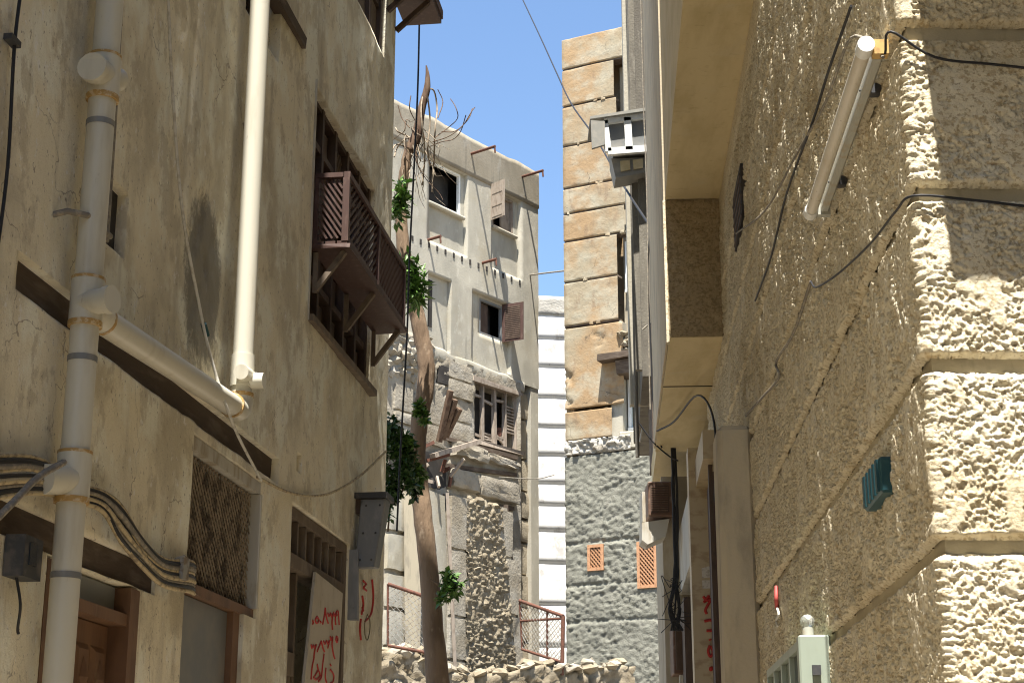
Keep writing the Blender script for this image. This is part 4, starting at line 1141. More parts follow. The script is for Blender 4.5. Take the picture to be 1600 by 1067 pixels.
# ------------------------------------------------------------------ stone pieces
def block_mesh(name, w, h, d, seed, jit=.02, nx=3, nz=2, rnd_=.25):
    """weathered block: front at +y of its own frame; shared data for alike pieces. local x width, z height, y out"""
    r = random.Random(seed)
    vs = []; fs = []
    xs = [-w / 2 + w * i / nx for i in range(nx + 1)]
    zs_ = [-h / 2 + h * i / nz for i in range(nz + 1)]
    for layer in (0, 1):
        for x in xs:
            for z in zs_:
                e = (abs(x) > w / 2 - 1e-6) + (abs(z) > h / 2 - 1e-6)
                sh = (1 - rnd_ * .10 * e) if layer else 1
                y = d * (1 - .35 * rnd_ * e) if layer else 0
                vs.append((x * sh + r.uniform(-jit, jit), y + (r.uniform(-jit, jit) if layer else 0), z * sh + r.uniform(-jit, jit)))
    n = (nx + 1) * (nz + 1)
    I = lambda i, j, l=1: l * n + i * (nz + 1) + j
    for i in range(nx):
        for j in range(nz): fs.append((I(i, j), I(i + 1, j), I(i + 1, j + 1), I(i, j + 1)))
    for i in range(nx):
        fs.append((I(i + 1, 0), I(i, 0), I(i, 0, 0), I(i + 1, 0, 0)))
        fs.append((I(i, nz), I(i + 1, nz), I(i + 1, nz, 0), I(i, nz, 0)))
    for j in range(nz):
        fs.append((I(0, j), I(0, j + 1), I(0, j + 1, 0), I(0, j, 0)))
        fs.append((I(nx, j + 1), I(nx, j), I(nx, j, 0), I(nx, j + 1, 0)))
    me = bpy.data.meshes.new(name)
    me.from_pydata(vs, [], fs)
    if nx > 3:
        me.polygons.foreach_set('use_smooth', [True] * len(me.polygons)); me.set_sharp_from_angle(angle=math.radians(38))
    return me
def put(name, me, fr, u, z, off, parent, rot=0.0, sc=(1, 1, 1)):
    o = bpy.data.objects.new(name, me)
    # own x axis along the wall so that y points out of it
    nx_, ny_ = fr.n
    M = Matrix(((ny_, nx_, 0, 0), (-nx_, ny_, 0, 0), (0, 0, 1, 0), (0, 0, 0, 1)))
    p = fr.p(u, z, off) - base_of(parent)
    o.matrix_basis = Matrix.Translation(p) @ M @ Matrix.Rotation(rot, 4, 'Y') @ Matrix.Diagonal((sc[0], sc[1], sc[2], 1))
    place(o, parent)
    return o
STONES = []
for i in range(8):
    me = block_mesh('stone', 1, 1, 1, 100 + i, .13, 2, 2, 1.2)
    me.materials.append(MAT['rubble']); STONES.append(me)
STONES_P = []
for i in range(6):
    me = block_mesh('stone', 1, 1, 1, 130 + i, .12, 2, 2, 1.2)
    me.materials.append(MAT['masonry']); STONES_P.append(me)
def rubble(fr, u0, u1, z0, z1, off, parent, size, rnd, inside=None, meshes=None, limit=300, depth=.10):
    """individually laid uneven stones"""
    z = z0; c = 0
    while z < z1:
        h = size * rnd.uniform(.55, 1.0)
        u = u0 - rnd.uniform(0, size)
        while u < u1:
            w = size * rnd.uniform(.7, 1.7)
            uc, zc_ = u + w / 2, z + h / 2
            if u0 <= uc <= u1 and zc_ < z1 and (inside is None or inside(uc, zc_)) and c < limit:
                put('stone', rnd.choice(meshes or STONES), fr, uc, zc_ + rnd.uniform(-.2, .2) * size, off - .03 + rnd.uniform(-.03, .03), parent, rnd.uniform(-.4, .4),
                    (w * 1.08, depth * rnd.uniform(.5, 1.25), h * rnd.uniform(1.0, 1.25)))
                c += 1
            u += w * .84
        z += h * .80
    return c

# ------------------------------------------------------------------ ruined concrete house in the middle
CH = thing('concrete_house', CB.p(-3, 0, -2), 'half ruined grey concrete house over old stone walls in the middle', 'house')
R = CB.rect
zroof = CB.uz(838, 270)[1]
zled = (CB.uz(681, 546)[1] + CB.uz(810, 604)[1]) / 2
UL = -8.5
bayA = list(R((671, 257), (730, 396))); bayA[3] = (CB.uz(682, 256)[1] + CB.uz(732, 277)[1]) / 2; bayA[2] = (CB.uz(669, 374)[1] + CB.uz(727, 400)[1]) / 2
bayB = list(R((768, 290), (814, 432))); bayB[3] = (CB.uz(768, 290)[1] + CB.uz(815, 308)[1]) / 2; bayB[2] = bayA[2]
bayA[3] = bayB[3] = (bayA[3] + bayB[3]) / 2
bC = list(R((669, 428), (704, 560))); bC[2] = zled + .12
bD = list(R((738, 450), (798, 590))); bD[2] = zled + .12
bD[3] = bC[3] = (bC[3] + bD[3]) / 2
DPT = .11
upper_holes = [tuple(b) + (DPT,) for b in (bayA, bayB, bC, bD)]
def c_disp(U, Z):
    return .02 * (fbm(U * 1.2, Z * 1.2, 4, 3) - .5) + .012 * (fbm(U * 9, Z * 9, 8, 2) - .5)
grid_wall('upper_wall', CB, steps(UL, 0, .12), steps(zled, zroof - .95, .12), upper_holes, c_disp, DPT, MAT['concrete'], CH)
def par_top(U, Z):
    return .03 * (fbm(U * 1.5, Z * 1.5, 14, 3) - .5)
us = steps(UL, 0.0, .1)
top = zroof + .10 * (fbm(us * 2.2, us * 0 + 3, 6, 3) - .5)
nu = len(us); rowsZ = np.linspace(0, 1, 10)
U, T = np.meshgrid(us, rowsZ, indexing='ij')
Zp = (zroof - .95) + (top[:, None] - zroof + .95) * T
V = CB.arr(U, Zp, .03 + par_top(U, Zp)).reshape(-1, 3)
Vb = CB.arr(us, top, np.full(nu, -.25))
Vc = CB.arr(us, np.full(nu, zroof - .95), np.full(nu, -.01))
idx = np.arange(nu * 10).reshape(nu, 10)
Q = np.stack([idx[:-1, :-1], idx[1:, :-1], idx[1:, 1:], idx[:-1, 1:]], -1).reshape(-1, 4)
tb = np.stack([idx[:-1, -1], idx[1:, -1], nu * 10 + np.arange(1, nu), nu * 10 + np.arange(nu - 1)], -1)
bb = np.stack([idx[1:, 0], idx[:-1, 0], nu * 11 + np.arange(nu - 1), nu * 11 + np.arange(1, nu)], -1)
np_mesh('parapet', np.concatenate([V, Vb, Vc]), np.concatenate([Q, tb, bb]), MAT['parapet'], CH, True)
MB().fbox(CB, -.30, -.004, 0, zroof - .06, -8, -.02).build('side_wall', MAT['concrete'], CH)
MB().fbox(CB, UL, UL + .3, 0, zroof - .06, -8, -.02).build('side_wall', MAT['concrete'], CH)
MB().fbox(CB, UL + .31, -.31, zroof - .45, zroof - .3, -7.9, -.26).build('roof', MAT['concrete'], CH)
MB().fbox(CB, UL + .31, -.31, .1, zroof - .5, -3.2, -.95).build('interior', MAT['dark'], CH)
# back panels of the four recesses, with their real window openings
def recess(b, win):
    hs = [tuple(win) + (.05,)] if win else []
    F2 = Frame(CB.p(0, 0, -DPT).x, CB.p(0, 0, -DPT).y, CB.d[0], CB.d[1], True)
    return grid_wall('recess_panel', F2, steps(b[0] - .02, b[1] + .02, .12), steps(b[2] - .02, b[3] + .02, .12), hs, c_disp, .05, MAT['concrete'], CH)
wA = R((672, 262), (719, 338), -DPT); wA = (bayA[0] + .02, wA[1], wA[2], bayA[3] - .015)
wB = R((769, 300), (802, 368), -DPT); wB = (wB[0], wB[1], wB[2], bayB[3] - .03)
wD = R((749, 462), (785, 534), -DPT); wD = (wD[0], wD[1], wD[2], bD[3] - .06)
recess(bayA, wA); recess(bayB, wB); recess(bC, None); recess(bD, wD)
def window(b, name, mat, bars, sill=True):
    off = -DPT - .075
    w_ = MB().fbox(CB, b[0] - .03, b[1] + .03, b[2] - .03, b[3] + .03, -DPT - .5, -DPT - .4).build(name, MAT['dark'], CH)
    f = MB(); t = .055
    f.fbox(CB, b[0], b[0] + t, b[2], b[3], off, off + .07); f.fbox(CB, b[1] - t, b[1], b[2], b[3], off, off + .07)
    f.fbox(CB, b[0] + t, b[1] - t, b[2], b[2] + t, off, off + .07); f.fbox(CB, b[0] + t, b[1] - t, b[3] - t, b[3], off, off + .07)
    f.build('frame', mat, w_)
    for q in bars: MB().fbox(CB, *q, off, off + .05).build('glazing_bar', mat, w_)
    if sill: MB().fbox(CB, b[0] - .06, b[1] + .08, b[2] - .10, b[2] - .01, -DPT - .1, -DPT + .12, .012).build('sill', MAT['concrete'], w_, .03)
    return w_
wa = window(wA, 'open_window', MAT['white_frame'], [])
wb = window(wB, 'shuttered_window', MAT['wood_grey'], [])
wd = window(wD, 'louvred_window', MAT['glass_grey'], [], False)
MB().fbox(CB, wB[0] + (wB[1] - wB[0]) * .52, wB[1] - .05, wB[2] + .05, wB[3] - .05, -DPT - .12, -DPT - .08).build('inner_shutter', MAT['wood_grey'], wb)
def leaf(parent, hinge_u, hinge_off, z0, z1, ang, wdt, mat, nslat, name='shutter'):
    """open shutter leaf swung out of the wall plane"""
    d = Vector((CB.d[0], CB.d[1], 0)); n = Vector((CB.n[0], CB.n[1], 0))
    a = CB.p(hinge_u, 0, hinge_off); v = d * math.cos(ang) + n * math.sin(ang); t = Vector((0, 0, 1)).cross(v) * .02
    def pan(f0, f1, y0, y1, th, nm, par, mt):
        P = []
        for y in (y0, y1):
            for f, s in ((f0, -1), (f1, -1), (f1, 1), (f0, 1)): P.append(a + v * (wdt * f) + t * s * th + Vector((0, 0, y)))
        return MB().hexa(P).build(nm, mt, par)
    h = z1 - z0
    L = pan(0, 1, z0, z1, .5, name, parent, mat)
    return L, pan
L, pan = leaf(wb, bayB[0] - .02, -.02, wB[2] + .05, wB[3] + .08, math.radians(100), .50, MAT['wood_grey'], 0)
for (y0, y1) in ((.06, .30), (.36, .66), (.72, .96)):
    h = wB[3] - wB[2]
    pan(.16, .84, wB[2] + .05 + h * y0, wB[2] + .05 + h * y1, .95, 'raised_panel', wb, MAT['wood_grey'])
L, pan = leaf(wd, wD[1] - .02, -DPT + .01, wD[2] - .02, wD[3] + .04, math.radians(80), .56, MAT['wood_red'], 0)
h = wD[3] - wD[2]
for i in range(18):
    pan(.14, .86, wD[2] + .04 + i * h * .052, wD[2] + .04 + i * h * .052 + .028, 1.2, 'slat', wd, MAT['wood_dark'])
MB().fbox(CB, wD[0] + .02, wD[0] + (wD[1] - wD[0]) * .5, wD[2] + .06, wD[3] - .06, -DPT - .135, -DPT - .10).build('shutter', MAT['wood_dark'], wd)
MB().fbox(CB, bC[0] + .01, bC[0] + .26, bC[2] + .5, bC[3] - .12, -DPT - .01, -DPT + .02).build('slit_window', MAT['dark'], CH)
# construction lines, dowel holes and rain spouts
for i in range(14):
    px_ = 644 + i * 12.9
    py_ = 372 + i * 5.3
    u, z = CB.uz(px_, py_)
    MB().fbox(CB, u - .03, u + .03, z - .07, z + .05, .0, .016).build('dowel_hole', MAT['dark'], CH)
for (p, q) in (((735, 241), (768, 235)), ((814, 277), (844, 272)), ((669, 375), (685, 374)), ((754, 411), (772, 408))):
    u, z = CB.uz(*p)
    ln = abs(q[0] - p[0]) / 61.0 / .75
    s_ = MB().tube([CB.p(u, z, -.02), CB.p(u + .02, z + .02, ln)], .035, 8).build('rain_spout', MAT['rust'], CH)
    MB().tube([CB.p(u + .02, z + .03, ln - .02), CB.p(u + .02, z - .14, ln)], .022, 6).build('spout_tip', MAT['rust'], s_)
# rounded plaster ledge over the old masonry
us = steps(-4.25, -.62, .08)
prof = [(0.0, .13), (.05, .11), (.07, .05), (.075, -.03), (.07, -.12), (.05, -.17), (.0, -.18)]
V = []; 
for i, u in enumerate(us):
    j1 = vnoise(np.array([u * 3.0]), np.array([1.0]), 3)[0] - .5
    j2 = vnoise(np.array([u * 6.0]), np.array([4.0]), 5)[0]
    for (o, z) in prof:
        V.append(tuple(CB.p(u, zled + z * (.75 + .7 * j2 * (z < 0)) + .07 * j1 - .03 * (u + 2.4), o * (.38 + .7 * j1))))
V = np.array(V); k = len(prof); n = len(us)
idx = np.arange(n * k).reshape(n, k)
np_mesh('plaster_ledge', V, np.stack([idx[:-1, :-1], idx[:-1, 1:], idx[1:, 1:], idx[1:, :-1]], -1).reshape(-1, 4), MAT['concrete'], CH, False)

# old masonry below
bw = list(R((737, 596), (807, 700), -.05))
bw[3] = (CB.uz(737, 592)[1] + CB.uz(806, 612)[1]) / 2 - .03; bw[2] = (CB.uz(736, 682)[1] + CB.uz(803, 706)[1]) / 2
def m_disp(U, Z):
    f1, f2, i_ = worley(U * 2.6 + .5 * fbm(U * 2, Z * 2, 2, 2), Z * 3.2, 4)
    st = sstep(.02, .22, f2 - f1)
    pl = sstep(.46, .58, fbm(U * .9, Z * .9, 33, 3))
    return -.02 + (.07 * st + .05 * (i_ - .5)) * pl + .06 * (1 - pl) + .03 * (fbm(U * 7, Z * 7, 9, 3) - .5)
grid_wall('old_wall', CB, steps(UL, -.78, .07), steps(0, zled, .07), [tuple(bw) + (.5,)], m_disp, .5, MAT['masonry'], CH)
# broken window with splintered frame
BW = MB().fbox(CB, bw[0] - .05, bw[1] + .05, bw[2] - .05, bw[3] + .05, -.85, -.6).build('broken_window', MAT['dark'], CH)
w_, h_ = bw[1] - bw[0], bw[3] - bw[2]
for fu, tw in ((.0, .07), (.24, .06), (.50, .09), (.74, .07), (.98, .07)):
    MB().fbox(CB, bw[0] + w_ * fu, bw[0] + w_ * fu + tw, bw[2] - .02, bw[3] + .02, -.14, -.05, .02).build('mullion', MAT['wood_grey'], BW)
MB().fbox(CB, bw[0] - .06, bw[1] + .10, bw[3] - .02, bw[3] + .07, -.2, .05, .02).build('head', MAT['wood_grey'], BW)
MB().fbox(CB, bw[0] - .1, bw[1] + .1, bw[2] - .10, bw[2] - .01, -.2, .10, .03).build('sill', MAT['wood_grey'], BW)
for (f0, f1, z, dz) in ((.05, .24, .78, .0), (.28, .50, .74, -.03), (.55, .74, .80, .02), (.05, .24, .12, -.02), (.55, .74, .22, -.12), (.55, .76, .14, .06)):
    MB().beam(CB.p(bw[0] + w_ * f0, bw[2] + h_ * z, -.11), CB.p(bw[0] + w_ * f1, bw[2] + h_ * (z + dz), -.11), .04, .06).build('broken_rail', MAT['wood_grey'], BW)
for i in range(9): MB().fbox(CB, bw[0] + w_ * .80, bw[0] + w_ * .97, bw[2] + h_ * (.30 + i * .055), bw[2] + h_ * (.325 + i * .055), -.12, -.08, .006).build('slat', MAT['wood_grey'], BW)
for i in range(4): MB().fbox(CB, bw[0] + w_ * .30, bw[0] + w_ * .46, bw[2] + h_ * (.02 + i * .045), bw[2] + h_ * (.045 + i * .045), -.12, -.07, .01).build('slat', MAT['wood_grey'], BW)
for i in range(3): MB().beam(CB.p(bw[0] + w_ * .55, bw[2] + h_ * (.1 + i * .1), -.2), CB.p(bw[0] + w_ * .72, bw[2] + h_ * (.22 + i * .06), -.15), .05, .08).build('fallen_slat', MAT['rust'], BW)

# plastered stone blocks around it (photo rectangles: top-left, bottom-right, stand-out)
def blocks(L, mat, parent, fr=CB, name='stone_block', base=-.02, jit=.022):
    for i, (tl, br, out) in enumerate(L):
        u0, z1_ = fr.uz(*tl); u1, z0_ = fr.uz(*br)
        me = block_mesh(name, u1 - u0 - .015, z1_ - z0_ - .015, out, 300 + i + int(tl[0]), jit * .5, 7, 5, .10)
        me.materials.append(mat)
        put(name, me, fr, (u0 + u1) / 2, (z0_ + z1_) / 2, base, parent)
def level(px0, px1, zlist, outs, mat, parent, fr=CB, gap=.05, name='stone_block', base=-.02, jit=.022):
    """a stack of blocks between two photo columns; zlist = photo heights measured at px0"""
    u0 = fr.uz(px0, (zlist[0] + zlist[-1]) / 2)[0]; u1 = fr.uz(px1, (zlist[0] + zlist[-1]) / 2)[0]
    zz_ = [fr.uz(px0, y)[1] for y in zlist]
    for i in range(len(zz_) - 1):
        me = block_mesh(name, u1 - u0, zz_[i] - zz_[i + 1] - gap, outs[i % len(outs)], 500 + i + int(px0), jit * .5, 6, 5, .10)
        me.materials.append(mat)
        put(name, me, fr, (u0 + u1) / 2, (zz_[i] + zz_[i + 1]) / 2, base, parent)
level(808, 838, [606, 648, 712, 762, 806, 843, 893, 945, 1000, 1060, 1120], [.34, .30, .33, .36], MAT['quoin'], CH, base=-.45, jit=.03)
MB().fbox(CB, -.78, -.02, 0, zled - .02, -.62, -.42).build('quoin_backing', MAT['timber'], CH)
level(698, 734, [562, 590, 620, 655, 690], [.10, .13, .09], MAT['masonry'], CH)
level(612, 640, [598, 640, 660, 690], [.12, .15], MAT['masonry'], CH)
level(645, 696, [612, 655, 690], [.08, .11], MAT['masonry'], CH)
blocks([((700, 690), (752, 726), .26), ((753, 708), (803, 735), .22), ((697, 731), (740, 772), .24), ((741, 742), (800, 790), .26)], MAT['masonry'], CH, jit=.05)
for (a, b) in (((690, 684), (806, 716)), ((692, 727), (804, 742)), ((690, 775), (800, 795))):
    MB().beam(CB.px(*a, .05), CB.px(*b, .05), .14, .09).build('timber', MAT['timber'], CH)
# collapsed rubble at upper left
rr = random.Random(5)
uu0, zz1 = CB.uz(600, 505); uu1, zz0 = CB.uz(672, 606)
RB = MB().fbox(CB, uu0, uu1, zz0, zz1, -.3, -.03).build('rubble_face', MAT['rubble'], CH)
rubble(CB, uu0, uu1, zz0, zz1, .02, RB, .26, rr, meshes=STONES_P, limit=120, depth=.2)
MB().fbox(CB, CB.uz(683, 572)[0], CB.uz(700, 572)[0], CB.uz(690, 600)[1], CB.uz(690, 572)[1], -.02, .05).build('beam_socket', MAT['dark'], CH)
# dark gap with debris left of the blocks
u0, z1_ = CB.uz(606, 690); u1, z0_ = CB.uz(694, 768)
MB().fbox(CB, u0, u1, z0_, z1_, -.05, .06).build('collapsed_gap', MAT['dark'], CH)
for i in range(16):
    a = CB.p(rr.uniform(u0, u1), rr.uniform(z0_, z1_ - .1), rr.uniform(.08, .3))
    b = a + Vector((rr.uniform(-.6, .6), rr.uniform(-.3, .3), rr.uniform(-.3, .4)))
    MB().beam(a, b, .05, .07).build('broken_lath', MAT['wood_grey'] if i % 3 else MAT['rust'], CH)
for i in range(3):
    a = CB.px(686 + 5 * i, 690 - 4 * i, .35); b = CB.px(704 + 7 * i, 610 + 14 * i, .8)
    MB().beam(a, b, .10, .12).build('leaning_timber', MAT['dead'], CH)
MB().beam(CB.px(676, 712, .25), CB.px(748, 690, .4), .16, .10).build('loose_plank', MAT['wood_grey'], CH)

# the buttress of rubble between plaster piers
BT = Frame(CB.p(0, 0, .42).x, CB.p(0, 0, .42).y, CB.d[0], CB.d[1], True)
def btu(px_, py_): return BT.uz(px_, py_)
zt_ = (btu(704, 775)[1] + btu(797, 792)[1]) / 2
ul_t, ul_b = btu(704, 780)[0], btu(700, 1040)[0]
ur_t, ur_b = btu(795, 790)[0], btu(818, 1040)[0]
zb_t = btu(800, 1042)[1]
def edge(z, a, b): 
    t = (zt_ - z) / (zt_ - zb_t)
    return a + (b - a) * t
BTB = MB().hexa([BT.p(edge(0, ul_t, ul_b) + .3, 0, -.5), BT.p(edge(0, ur_t, ur_b) - .2, 0, -.5), BT.p(edge(0, ur_t, ur_b) - .2, 0, .0), BT.p(edge(0, ul_t, ul_b) + .3, 0, .0),
                 BT.p(ul_t + .1, zt_, -.5), BT.p(ur_t - .06, zt_, -.5), BT.p(ur_t - .06, zt_, .0), BT.p(ul_t + .1, zt_, .0)]).build('buttress', MAT['masonry'], CH)
zl_ = [zt_, btu(720, 860)[1], btu(720, 965)[1], zb_t, zb_t - 1.3, zb_t - 2.6]
zr_ = [zt_ - .05, btu(800, 873)[1], btu(800, 962)[1], zb_t - .05, zb_t - 1.3, zb_t - 2.6]
for i in range(5):
    for side, zl0 in ((0, zl_), (1, zr_)):
        z1_, z0_ = zl0[i], zl0[i + 1]
        zm = (z0_ + z1_) / 2
        wdt = (.72, .62, .66, .7, .7)[i] * (1 if side == 0 else .80)
        uc = edge(zm, ul_t, ul_b) + wdt / 2 if side == 0 else edge(zm, ur_t, ur_b) - wdt / 2
        me = block_mesh('pier_block', wdt, z1_ - z0_ - .05, .10, 900 + i * 2 + side, .012, 6, 6, .12)
        me.materials.append(MAT['masonry'])
        put('pier_block', me, BT, uc, zm, -.05, BTB)
def infill(U, Z):
    f1, f2, i_ = worley(U * 6.5 + .8 * fbm(U * 4, Z * 4, 7, 2), Z * 8.5, 146)
    return .015 + (.075 * sstep(0, .28, f2 - f1)) * (.5 + .8 * i_) + .03 * (fbm(U * 16, Z * 16, 3, 3) - .5)
zi = steps(zb_t - 1.5, zt_ - .03, .035); ti = np.linspace(0, 1, 46)
Zi, Ti = np.meshgrid(zi, ti, indexing='ij')
Ui = (edge(Zi, ul_t, ul_b) + .50) * (1 - Ti) + (edge(Zi, ur_t, ur_b) - .35) * Ti
idx = np.arange(Zi.size).reshape(Zi.shape)
np_mesh('rubble_infill', BT.arr(Ui, Zi, infill(Ui, Zi)).reshape(-1, 3), np.stack([idx[:-1, :-1], idx[:-1, 1:], idx[1:, 1:], idx[1:, :-1]], -1).reshape(-1, 4), MAT['rubble'], BTB)
rubble(BT, ul_b + .45, ur_b - .3, zb_t - .1, zt_ - .02, .01, BTB, .19, random.Random(12),
       inside=lambda u, z: edge(z, ul_t, ul_b) + .60 < u < edge(z, ur_t, ur_b) - .45, limit=300, depth=.10)
for i in range(6):
    z = zb_t + .5 + i * (zt_ - zb_t - .5) / 5.5
    MB().beam(BT.p(edge(z, ul_t, ul_b) + .55, z, -.02), BT.p(edge(z, ur_t, ur_b) - .45, z - .04, -.02), .07, .05).build('timber', MAT['timber'], BTB)
MB().beam(BT.p(ur_t + .02, zt_ + .1, -.1), BT.p(edge(2.5, ur_t, ur_b) + .02, 2.5, -.1), .10, .10, (0, 1, 0)).build('edge_post', MAT['timber'], BTB)
# left pilaster, shaded concrete post and pale wall beside it
PL = MB().hexa([CB.px(688, 1067, .3), CB.px(704, 1067, .3), CB.px(704, 1067, -.1), CB.px(688, 1067, -.1), CB.px(670, 765, .3), CB.px(695, 775, .3), CB.px(695, 775, -.1), CB.px(670, 765, -.1)])
PL.build('plaster_pilaster', MAT['concrete'], CH)
MB().beam(CB.px(699, 770, .5), CB.px(712, 1060, .5), .07, .07, (0, 1, 0)).build('timber_post', MAT['wood_grey'], CH)
ua, za_ = CB.uz(606, 775, .1); ub, _ = CB.uz(634, 775, .1)
for i, (ya, yb) in enumerate(((775, 830), (832, 892), (895, 950), (952, 1010), (1012, 1070))):
    z1_ = CB.uz(615, ya, .1)[1]; z0_ = CB.uz(615, yb, .1)[1]
    me = block_mesh('stone_block', ub - ua, z1_ - z0_ - .06, .16, 700 + i, .012, 6, 5, .10); me.materials.append(MAT['concrete'])
    put('stone_block', me, CB, (ua + ub) / 2, (z0_ + z1_) / 2, -.02, CH)
MB().hexa([CB.px(633, 1067, .2), CB.px(655, 1067, .2), CB.px(655, 1067, .0), CB.px(633, 1067, .0), CB.px(631, 770, .2), CB.px(662, 770, .2), CB.px(662, 770, .0), CB.px(631, 770, .0)]).build('concrete_post', MAT['pillar'], CH)

# ------------------------------------------------------------------ tan stone tower house
TH = thing('stone_tower', TW.p(2, 0, -2), 'tall tan stone tower house with horizontal timber joints and grey base', 'tower house')
tj = [62, 109, 167, 229, 295, 335, 378, 442, 511]
tz = [TW.uz(883, y)[1] for y in tj]
z_patch = TW.uz(876, 643)[1]; z_low = TW.uz(874, 690)[1]; z_grey = TW.uz(873, 714)[1]
UR = 6.0
def t_disp(seed):
    def f(U, Z):
        return .03 * (fbm(U * 1.1, Z * 1.4, seed, 3) - .5) + .014 * (fbm(U * 7, Z * 9, seed + 4, 3) - .5)
    return f
def tcourse(z0, z1, seed, u0=0.0, u1=UR, mat='tower', name='stone_course', disp=None, step=.055, round_=.012, holes=(), base=0.0):
    us = steps(u0, u1, step); zs_ = np.concatenate([[z0, z0 + .012], steps(z0 + .03, z1 - .03, step), [z1 - .012, z1]])
    d0 = disp or t_disp(seed)
    def d(U, Z):
        ed = np.minimum(np.minimum(Z - z0, z1 - Z), U - u0)
        rag = round_ * (.3 + 1.6 * vnoise(U * 5, Z * 0 + seed, 3) ** 2)
        return base + d0(U, Z) - .03 * (1 - sstep(0, 1, ed / rag))
    return grid_wall(name, TW, us, zs_, list(holes), d, .3, MAT[mat], TH)
UW = 1.36                   # the window strip starts here
for i in range(8):
    g_ = .020
    zt0, zt1 = tz[i + 1] + g_, tz[i] - (g_ if i else 0)
    u1 = UR if i in (0, 4) else UW + (.05 if i in (2, 3) else 0) + (.2 if i in (5,) else 0)
    sl = tcourse(zt0, zt1, 50 + i, u1=u1)
    MB().fbox(TW, .01, u1 - .01, tz[i + 1] - g_ - .002, tz[i + 1] + g_ + .002, -.3, -.035, .012).build('joint_timber', MAT['timber'], TH)
    for k in range(2):
        u = random.uniform(.1, u1 - .1)
        MB().fbox(TW, u, u + random.uniform(.05, .12), tz[i + 1] - .02, tz[i + 1] + .05, -.1, .01, .012).build('plaster_lump', MAT['tower'], TH)
def patch_disp(U, Z):
    hole = sstep(.55, .66, fbm(U * 2.4, Z * 2.2, 71, 4))
    f1, f2, i_ = worley(U * 7, Z * 8, 6)
    return .05 * (fbm(U, Z, 2, 3) - .5) - .08 * hole + .06 * hole * sstep(.05, .3, f2 - f1)
tcourse(z_patch + .03, tz[8] - .05, 80, u1=UW + .1, disp=patch_disp, name='damaged_plaster')
tcourse(z_low, z_patch - .04, 81, u1=UW - .2)
def rough_disp(U, Z):
    f1, f2, i_ = worley(U * 6, Z * 8, 16)
    return -.06 + .12 * sstep(.03, .3, f2 - f1) * (.6 + .6 * i_)
tcourse(z_grey, z_low - .01, 82, u1=UW + .25, disp=rough_disp, mat='white_bare', name='bared_stone')
def grey_disp(U, Z):
    wx = U * 6.5 + 1.2 * fbm(U * 3, Z * 3, 61, 2); wz = Z * 8.5 + 1.2 * fbm(U * 3, Z * 3, 62, 2)
    f1, f2, i_ = worley(wx, wz, 26)
    st = sstep(.0, .35, f2 - f1)
    sm = sstep(.45, .6, fbm(U * 1.3, Z * 1.3, 91, 3))
    rdg = 1 - np.abs(2 * fbm(U * 9 + 2 * fbm(U * 4, Z * 4, 5, 2), Z * 12, 45, 3) - 1)
    d = (.045 * st + .04 * (i_ - .5)) * (1 - .5 * sm) + .07 * rdg * (1 - .5 * sm) + .03 * sm + .07 * (fbm(U * 12, Z * 15, 35, 4, .65) - .5)
    for zz_ in (TW.uz(900, 849)[1], TW.uz(900, 915)[1], TW.uz(900, 972)[1]):
        d = d - .07 * np.exp(-((Z - zz_ - .05 * (fbm(U * 1.5, Z * 0, 3, 2) - .5)) / .035) ** 2)
    return d * .5 - .03
l1 = list(TW.rect((920, 853), (943, 889))); l2 = list(TW.rect((997, 848), (1027, 916)))
tcourse(0, z_grey - .02, 83, u0=-.02, disp=grey_disp, mat='tower_grey', name='grey_rubble_base', step=.034, holes=[tuple(l1) + (.2,), tuple(l2) + (.2,)])
for L in (l1, l2):
    w_ = MB().fbox(TW, L[0] - .02, L[1] + .02, L[2] - .02, L[3] + .02, -.3, -.2).build('lattice_window', MAT['dark'], TH)
    f = MB(); t = .045
    f.fbox(TW, L[0] - .02, L[0] + t, L[2] - .02, L[3] + .02, -.06, .05); f.fbox(TW, L[1] - t, L[1] + .02, L[2] - .02, L[3] + .02, -.06, .05)
    f.fbox(TW, L[0] + t, L[1] - t, L[2] - .02, L[2] + t, -.06, .05); f.fbox(TW, L[0] + t, L[1] - t, L[3] - t, L[3] + .02, -.06, .05)
    f.build('frame', MAT['lattice'], w_)
    q = MB()
    for (a, b) in diag_segments(L[0] + t, L[1] - t, L[2] + t, L[3] - t, 1.2, .062): q.beam(TW.p(a[0], a[1], -.0), TW.p(b[0], b[1], -.0), .03, .025)
    for (a, b) in diag_segments(L[0] + t, L[1] - t, L[2] + t, L[3] - t, -1.2, .062): q.beam(TW.p(a[0], a[1], .02), TW.p(b[0], b[1], .02), .03, .025)
    q.build('lattice', MAT['lattice'], w_)
# window strip on the right of the tower: recessed wall, dark openings, frames
MB().fbox(TW, UW - .02, UR, z_grey, tz[1] - .05, -.6, -.42).build('recessed_wall', MAT['rendered'], TH)
MB().fbox(TW, UW - .25, UW + .02, z_grey + .25, tz[8], -.5, -.10).build('jamb_plaster', MAT['concrete'], TH)
for (ya, yb, fr_, gl) in ((92, 140, 0, 'dark'), (318, 372, 0, 'dark'), (380, 452, 1, 'glass'), (592, 668, 1, 'glass_green')):
    z1_ = TW.uz(985, ya, -.4)[1]; z0_ = TW.uz(985, yb, -.4)[1]
    w_ = MB().fbox(TW, UW + .08, UW + .9, z0_, z1_, -.45, -.40).build('slot_window', MAT[gl], TH)
    if fr_:
        MB().fbox(TW, UW + .06, UW + .13, z0_ - .03, z1_ + .03, -.40, -.32).build('frame', MAT['white_frame'], w_)
        MB().fbox(TW, UW + .06, UW + .95, z0_ - .09, z0_ - .03, -.40, -.28).build('sill', MAT['white_frame'], w_)
zb_ = TW.uz(960, 560)[1]
